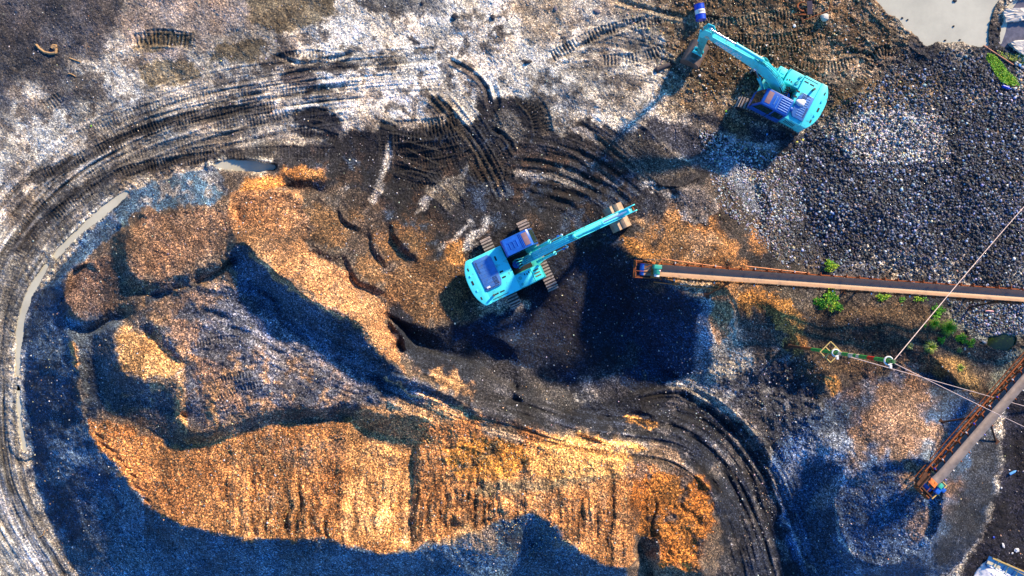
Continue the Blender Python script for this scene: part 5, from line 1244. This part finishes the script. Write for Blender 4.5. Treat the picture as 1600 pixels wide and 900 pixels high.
bag(1564, 762, whitep, 'small white scrap below the light blue bottle', .06); bag(1567, 852, whitep, 'long white scrap above the yellow railed trough', .11, 'plastic_scrap', (.6, 1.3, .3), .4); bag(1588, 859, whitep, 'crumpled white bag at the right edge above the trough', .14); bag(1581, 864, whitep, 'tiny white scrap between the bag and the trough', .06)
bag(1552, 839, bluem, 'tiny dark blue scrap below the round heap', .06)
bag(1537, 534, rockw, 'pale stone beside the green algae puddle', .10, 'stone', (1.4, .7, .5), -.4); bag(1507, 545, rockw, 'pale stone under the leafy weeds', .08, 'stone', (.7, 1.2, .6)); bag(1541, 868, yellow, 'yellow scrap at the corner of the trough', .05) if False else None
bag(204, 295, whitep, 'white speck of plastic at the upper end of the road puddle', .05); bag(143, 197, lime, 'tiny green scrap on the curved dirt road', .05)

# white heap and railed trough in the corner
whites = simple('white_lime', (.80, .80, .82), .9, 0, .2, .06, 2.0, (.50, .52, .58), .6)
bm = bmesh.new(); q = [(1512, 905), (1520, 888), (1530, 876), (1540, 872), (1560, 882), (1580, 893), (1610, 908), (1680, 945), (1690, 1010), (1560, 1040), (1505, 960)]
cx, cy = 1590, 950; rings = []
for k, (f, z) in enumerate(((1, -.1), (.93, .3), (.8, .6), (.6, .9), (.35, 1.1), (.1, 1.2))):
    rings.append([bm.verts.new(Vector(PW(cx + (x - cx) * f + random.uniform(-2, 2) * (k > 0), cy + (y - cy) * f + random.uniform(-2, 2) * (k > 0), z)) + Vector((0, 0, random.uniform(-.05, .05)))) for x, y in q])
for a, b in zip(rings[:-1], rings[1:]):
    for i in range(len(q)): bm.faces.new((a[i], a[(i + 1) % len(q)], b[(i + 1) % len(q)], b[i]))
bm.faces.new(rings[-1]); bmesh.ops.recalc_face_normals(bm, faces=bm.faces[:]); bmesh.ops.subdivide_edges(bm, edges=bm.edges[:], cuts=4, use_grid_fill=True)
for v in bm.verts: v.co += Vector((random.uniform(-.02, .02), random.uniform(-.02, .02), random.uniform(-.03, .03)))
m = MB(); m.add(bm); o = m.build('lime_heap', whites, None, True); tag(o, 'heap of bright white powder in the bottom right corner', 'heap')
a = G(1543, 867); b = Vector(PW(1660, 922, .6)); dd = b - a; Lr = dd.length; tr_ = empty('metal_trough', a + Vector((0, 0, .15)), math.atan2(dd.y, dd.x), 'blue bottomed metal trough with faded yellow rails beside the white heap', 'trough')
m = MB(); m.box((Lr / 2, -.28, .0), (Lr, .56, .03)); m.box((Lr / 2, -.56, .12), (Lr, .03, .24)); m.build('trough_floor', simple('trough_blue', (.02, .12, .35), .4, .2), tr_)
m = MB(); m.box((Lr / 2, .05, .35), (Lr, .07, .06), Matrix.Rotation(.03, 3, 'Z')); m.build('top_rail', yellow, tr_)
m = MB(); m.box((Lr / 2, -.12, .3), (Lr, .05, .05), Matrix.Rotation(-.035, 3, 'Z')); m.build('middle_rail', yellow, tr_)
for i in range(5):
    m = MB(); m.box((.5 + i * .62, -.26, .2), (.05, .56, .05)); m.tube((.5 + i * .62, .03, 0), (.5 + i * .62, .03, .36), .025, 6); m.build('cross_bar', simple('cross_bar_paint', (.35, .42, .36), .6) if i == 0 else bpy.data.materials['cross_bar_paint'], tr_)
m = MB(); m.box((.42, -.38, .05), (.8, .22, .03)); m.build('board', mcream, tr_)

# ---------------------------------------------------------------- plants
def leafmat(name, rgb):
    m = simple(name, rgb, .55, 0, .3, .35, 14); P = m.node_tree.nodes['Principled BSDF']; P.inputs['Subsurface Weight'].default_value = .0; return m
lf1 = leafmat('bright_leaves', (.14, .44, .015)); lf2 = leafmat('yellow_green_leaves', (.38, .52, .03)); lf3 = leafmat('dark_leaves', (.05, .27, .015)); lf4 = leafmat('pale_grass', (.42, .48, .16)); moss = leafmat('moss_green', (.12, .42, .01))
def tuft(px, py, R, n, mats, label, droop=.5, group='grass tufts between the conveyors'):
    g = G(px, py); m = MB(); bm = bmesh.new(); mi = []
    for i in range(n):
        a = random.uniform(0, 2 * math.pi); l = R * random.uniform(.55, 1.15); w = random.uniform(.012, .022); rise = random.uniform(.3, .75) * R; k = random.randrange(len(mats))
        d = Vector((math.cos(a), math.sin(a), 0)); t = Vector((-d.y, d.x, 0)); prev = None
        for j in range(6):
            s = j / 5; c = d * (l * s) + Vector((0, 0, rise * math.sin(s * math.pi * .8) * (1 + .3 * droop))) + t * (.08 * R * s * s * random.uniform(-1, 1)); ww = w * (1 - s * .85)
            cur = (bm.verts.new(c + t * ww), bm.verts.new(c - t * ww))
            if prev: f = bm.faces.new((prev[0], prev[1], cur[1], cur[0])); f.material_index = k
            prev = cur
    me = bpy.data.meshes.new('grass_tuft'); bm.to_mesh(me); bm.free()
    for mt in mats: me.materials.append(mt)
    o = bpy.data.objects.new('grass_tuft', me); C.objects.link(o); o.location = g; return tag(o, label, 'grass tuft', group)
def leafy(name, px, py, rx, ry, h, n, ls, mats, label, cat, group=None, poly=None, kind=None):
    """leaf blades through the volume of a low crown, on thin stems"""
    g = G(px, py); bm = bmesh.new(); cl = [(random.uniform(-.75, .75), random.uniform(-.75, .75), random.uniform(.2, .9), random.randrange(len(mats)), random.uniform(.18, .42)) for _ in range(22)]
    for i in range(n):
        if poly:
            while True:
                x = random.uniform(min(p[0] for p in poly), max(p[0] for p in poly)); y = random.uniform(min(p[1] for p in poly), max(p[1] for p in poly))
                if inpoly(np.array([x]), np.array([y]), poly)[0]: break
            c = G(x, y) - g + Vector((0, 0, random.uniform(.02, h))); k = random.randrange(len(mats))
        else:
            q = random.choice(cl); rr = q[4] * 1.5; c = Vector(((q[0] + random.gauss(0, rr * .5)) * rx, (q[1] + random.gauss(0, rr * .5)) * ry, 0)); e = 1 - (c.x / rx) ** 2 - (c.y / ry) ** 2; an = math.atan2(c.y, c.x)
            if math.hypot(c.x / rx, c.y / ry) > .62 + .28 * math.sin(3 * an + px) + .22 * math.sin(7 * an + py): continue
            pass
            c.z = max(.04, h * (.25 + .75 * max(e, 0)) * random.uniform(.45, 1.05) * (.6 + .4 * q[2])); l_ = 1; k = q[3] if random.random() < .7 else random.randrange(len(mats))
        d = Vector((random.gauss(0, 1), random.gauss(0, 1), random.gauss(.2, .5))).normalized(); t = d.cross(Vector((random.gauss(0, .4), random.gauss(0, .4), 1))).normalized(); l = ls * random.uniform(.6, 1.3); w = l * .32
        v = [bm.verts.new(c), bm.verts.new(c + d * l * .5 + t * w), bm.verts.new(c + d * l), bm.verts.new(c + d * l * .5 - t * w)]; f = bm.faces.new(v); f.material_index = k
    me = bpy.data.meshes.new('leaves'); bm.to_mesh(me); bm.free()
    for mt in mats: me.materials.append(mt)
    if kind == 'stuff':
        me.name = name; o = bpy.data.objects.new(name, me); C.objects.link(o); o.location = g; return tag(o, label, cat, group, 'stuff')
    root = empty(name, g, 0, label, cat, group); o = bpy.data.objects.new('leaves', me); C.objects.link(o); o.parent = root
    m = MB()
    for q in cl[:12]: m.tube((q[0] * rx * .2, q[1] * ry * .2, -.05), (q[0] * rx * .8, q[1] * ry * .8, h * .55 * q[2]), .012, 5, .006)
    m.build('stems', simple('plant_stem', (.06, .09, .02), .7) if 'plant_stem' not in bpy.data.materials else bpy.data.materials['plant_stem'], root)
    return root
leafy('bush', 1296, 416, .48, .42, .55, 900, .10, [lf2, lf2, lf1], 'yellow green bush against the upper edge of the long conveyor', 'bush')
leafy('bush', 1292, 470, 1.0, .78, .75, 3200, .10, [lf3, lf1, lf3, lf2], 'largest dark green bush just below the long conveyor', 'bush')
leafy('weed', 1377, 464, .62, .25, .25, 420, .09, [lf1, lf2], 'low green weed below the conveyor right of the largest bush', 'weed', 'weeds below the long conveyor')
leafy('weed', 1408, 468, .3, .2, .15, 160, .08, [lf3, lf1], 'sparse little weed in the middle of the row below the conveyor', 'weed', 'weeds below the long conveyor')
leafy('weed', 1434, 467, .5, .2, .22, 320, .09, [lf2, lf1], 'yellow green weed, rightmost close under the conveyor', 'weed', 'weeds below the long conveyor')
leafy('weed', 1465, 485, .55, .4, .3, 600, .10, [lf3, lf1], 'dark leafy weed crossed by a pale cable', 'weed', 'weeds on the slope between the conveyors')
leafy('weed', 1462, 492, .22, .2, .3, 150, .12, [lf1], 'small bright weed just left of the cable', 'weed', 'weeds on the slope between the conveyors')
leafy('weed', 1500, 528, .62, .32, .3, 900, .11, [lf1, lf3, lf2], 'broad leafy weed right of the biggest grass tuft', 'weed', 'weeds on the slope between the conveyors')
leafy('weed', 1514, 536, .35, .3, .3, 420, .11, [lf1, lf2], 'rightmost leafy weed near the algae puddle', 'weed', 'weeds on the slope between the conveyors')
leafy('weed', 1470, 531, .25, .2, .22, 150, .11, [lf3, lf1], 'small dark weed between two grass tufts', 'weed', 'weeds on the slope between the conveyors')
leafy('weed', 1445, 508, .1, .1, .15, 40, .09, [lf1], 'tiny weed left of the grass tufts', 'weed', 'weeds on the slope between the conveyors')
tuft(1479, 512, .52, 210, [lf1, lf2, lf1], 'biggest bright green grass tuft on the slope')
tuft(1458, 506, .36, 110, [lf2, lf1], 'green grass tuft just left of the biggest tuft')
tuft(1452, 542, .40, 150, [lf2, lf4], 'yellow green grass tuft on the edge of the bank')
tuft(1498, 575, .28, 60, [lf2, lf4], 'small sparse grass tuft, lowest on the slope')
tuft(1421, 541, .22, 50, [lf4], 'pale dry grass tuft, leftmost on the slope')
tuft(1498, 547, .20, 40, [lf4, lf2], 'dry little grass tuft under the leafy weeds')
leafy('moss', 1560, 112, 1, 1, .10, 6500, .06, [moss, lf2, lf1], 'bright green moss strip on the stones under the rusty pipe', 'moss', None, [(1543, 84), (1552, 86), (1562, 96), (1574, 112), (1586, 122), (1592, 134), (1580, 134), (1566, 130), (1554, 116), (1546, 100), (1540, 90)], 'stuff')
leafy('moss', 1590, 90, 1, 1, .06, 500, .06, [lf2, lf4], 'thin yellowish moss between the pipe and the right edge', 'moss', None, [(1555, 78), (1575, 84), (1600, 84), (1604, 104), (1590, 98), (1570, 92)], 'stuff')

# ---------------------------------------------------------------- loose stones, countless: one object
def scatter(name, spots, sizes, cols, label, seed):
    r = np.random.default_rng(seed); t = (1 + 5 ** .5) / 2
    V = np.array([(-1, t, 0), (1, t, 0), (-1, -t, 0), (1, -t, 0), (0, -1, t), (0, 1, t), (0, -1, -t), (0, 1, -t), (t, 0, -1), (t, 0, 1), (-t, 0, -1), (-t, 0, 1)]) / math.hypot(1, t)
    F = np.array([(0,11,5),(0,5,1),(0,1,7),(0,7,10),(0,10,11),(1,5,9),(5,11,4),(11,10,2),(10,7,6),(7,1,8),(3,9,4),(3,4,2),(3,2,6),(3,6,8),(3,8,9),(4,9,5),(2,4,11),(6,2,10),(8,6,7),(9,8,1)])
    n = len(spots); a = r.uniform(0, 2 * np.pi, n); sc = sizes[:, None] * r.uniform(.65, 1.2, (n, 3)); sc[:, 2] *= .7
    P_ = V[None] * (1 + r.uniform(-.22, .22, (n, 12, 1))) * sc[:, None]
    ca, sa = np.cos(a)[:, None], np.sin(a)[:, None]; x = P_[..., 0] * ca - P_[..., 1] * sa; y = P_[..., 0] * sa + P_[..., 1] * ca
    co = np.stack([x, y, P_[..., 2]], -1) + spots[:, None]
    me = bpy.data.meshes.new(name); me.vertices.add(n * 12); me.vertices.foreach_set('co', co.astype(np.float32).ravel())
    q = (F[None] + 12 * np.arange(n)[:, None, None]).reshape(-1); me.loops.add(len(q)); me.loops.foreach_set('vertex_index', q.astype(np.int32))
    me.polygons.add(n * 20); me.polygons.foreach_set('loop_start', np.arange(0, len(q), 3, dtype=np.int32)); me.polygons.foreach_set('loop_total', np.full(n * 20, 3, np.int32))
    c4 = np.repeat(np.hstack([cols, np.ones((n, 1))])[:, None], 12, 1).reshape(-1, 4); at_ = me.color_attributes.new('soil', 'FLOAT_COLOR', 'POINT'); at_.data.foreach_set('color', c4.astype(np.float32).ravel())
    me.update(calc_edges=True); m = bpy.data.materials.get('stone') or bpy.data.materials.new('stone'); nt, N, Lk, P = nodes(m)
    if not N.get('A'):
        at1 = N.new('ShaderNodeAttribute'); at1.name = 'A'; at1.attribute_name = 'soil'; Lk.new(at1.outputs['Color'], P.inputs['Base Color']); P.inputs['Roughness'].default_value = .7
    me.materials.append(m); o = bpy.data.objects.new(name, me); C.objects.link(o); return tag(o, label, name.replace('_', ' '), None, 'stuff')
def sow(poly, n, lo, hi, base, seed, spread=.45, sink=.2, fade=False):
    r = np.random.default_rng(seed); xs = [p[0] for p in poly]; ys = [p[1] for p in poly]
    x = r.uniform(min(xs), max(xs), n * 2); y = r.uniform(min(ys), max(ys), n * 2); k = inpoly(x, y, poly); x = x[k][:n]; y = y[k][:n]
    if fade:
        M_ = blur(inpoly(g2.X, g2.Y, poly).astype(np.float32), 16); keep = sample(M_, x, y) + .42 * fbm(x, y, 70, 5, 33, .7) + .12 * r.normal(0, 1, len(x)) > .55; x, y = x[keep], y[keep]
    i = np.clip(np.searchsorted(fg.x, x), 1, nx - 1); j = np.clip(np.searchsorted(fg.y, y), 1, ny - 1); z = Z[j, i]
    s = lo + (hi - lo) * r.random(len(x)) ** (3.2 if fade else 2.2); kx = (HC - z) / HC / PPM
    pts = np.stack([(x - 800) * kx, -(y - 450) * kx, z + s * sink], -1)
    c = np.array(base)[None] * np.exp(r.normal(0, spread, (len(x), 1))) * np.exp(r.normal(0, .1, (len(x), 3))); c = c * np.exp(.75 * fbm(pts[:, 0] * 27, pts[:, 1] * 27, 60, 5, 77, .7))[:, None]; warm = r.random((len(x), 1)) < .16
    c = np.where(warm, c * np.array([[1.7, 1.1, .6]]), c); return pts, s, np.clip(c, .01, .75)
sets = [sow([(1400,80),(1480,76),(1530,74),(1540,84),(1560,110),(1640,140),(1640,450),(1590,460),(1400,440),(1215,410),(1180,320),(1230,240),(1280,180),(1370,130)], 56000, .016, .10, (.042,.052,.072), 1, 1.0, .2, True),
        sow([(1590,80),(1640,80),(1640,160),(1580,140)], 500, .05, .13, (.2,.19,.18), 9, .5),
        sow([(1290,200),(1360,172),(1480,180),(1484,255),(1330,255)], 3500, .03, .075, (.42,.41,.39), 2, .3),
        sow([(1090,200),(1240,240),(1260,330),(1230,420),(1120,320)], 3000, .03, .08, (.22,.24,.27), 3, .6),
        sow([(1480,470),(1640,480),(1640,520),(1540,525),(1490,500)], 1800, .03, .09, (.14,.17,.22), 4, .6),
        sow([(-30,-30),(1640,-30),(1640,930),(-30,930)], 9000, .015, .055, (.26,.25,.24), 5, .7),
        sow([(950,-30),(1420,-30),(1420,180),(1060,160)], 5000, .02, .07, (.24,.19,.13), 6, .6),
        sow([(1040,560),(1290,560),(1230,760),(1180,880),(1100,680)], 1500, .015, .05, (.16,.17,.19), 7, .7),
        sow([(140,660),(560,660),(980,710),(980,880),(590,860),(300,820)], 7000, .015, .04, (.34,.24,.13), 8, .6)]
PT = np.vstack([s[0] for s in sets]); SZ = np.concatenate([s[1] for s in sets]); CL = np.vstack([s[2] for s in sets])
# none in the water
wm = np.zeros(len(PT), bool)
for nm, (q, z) in WATER.items():
    kk_ = (HC - PT[:, 2]) / HC / PPM; wm |= inpoly(PT[:, 0] / kk_ + 800, 450 - PT[:, 1] / kk_, q)
scatter('gravel', PT[~wm], SZ[~wm], CL[~wm], 'loose stones, coarse and blue grey at the right, fine elsewhere', 3)
# a few stones and reeds breaking the pond
for k, (x, y, s) in enumerate(((1492, 1, .12), (1490, 41, .07), (1556, 37, .06), (1410, 28, .07), (1418, 31, .06), (1500, 62, .06), (1477, 63, .07))):
    m = MB(); m.ball((0, 0, 0), s, 2, (1, .8, .6), .2); o = m.build('stone', rockd); o.location = Vector(PW(x, y, .04)); tag(o, ('dark stone breaking the milky pond at the top edge', 'small dark stone in the middle of the pond', 'small dark stone near the right side of the pond', 'upper of two dark stones by the left pond shore', 'lower of two dark stones by the left pond shore', 'dark stone near the lower pond shore, right one of two', 'dark stone near the lower pond shore, left one of two')[k], 'stone', 'dark stones in the pond')
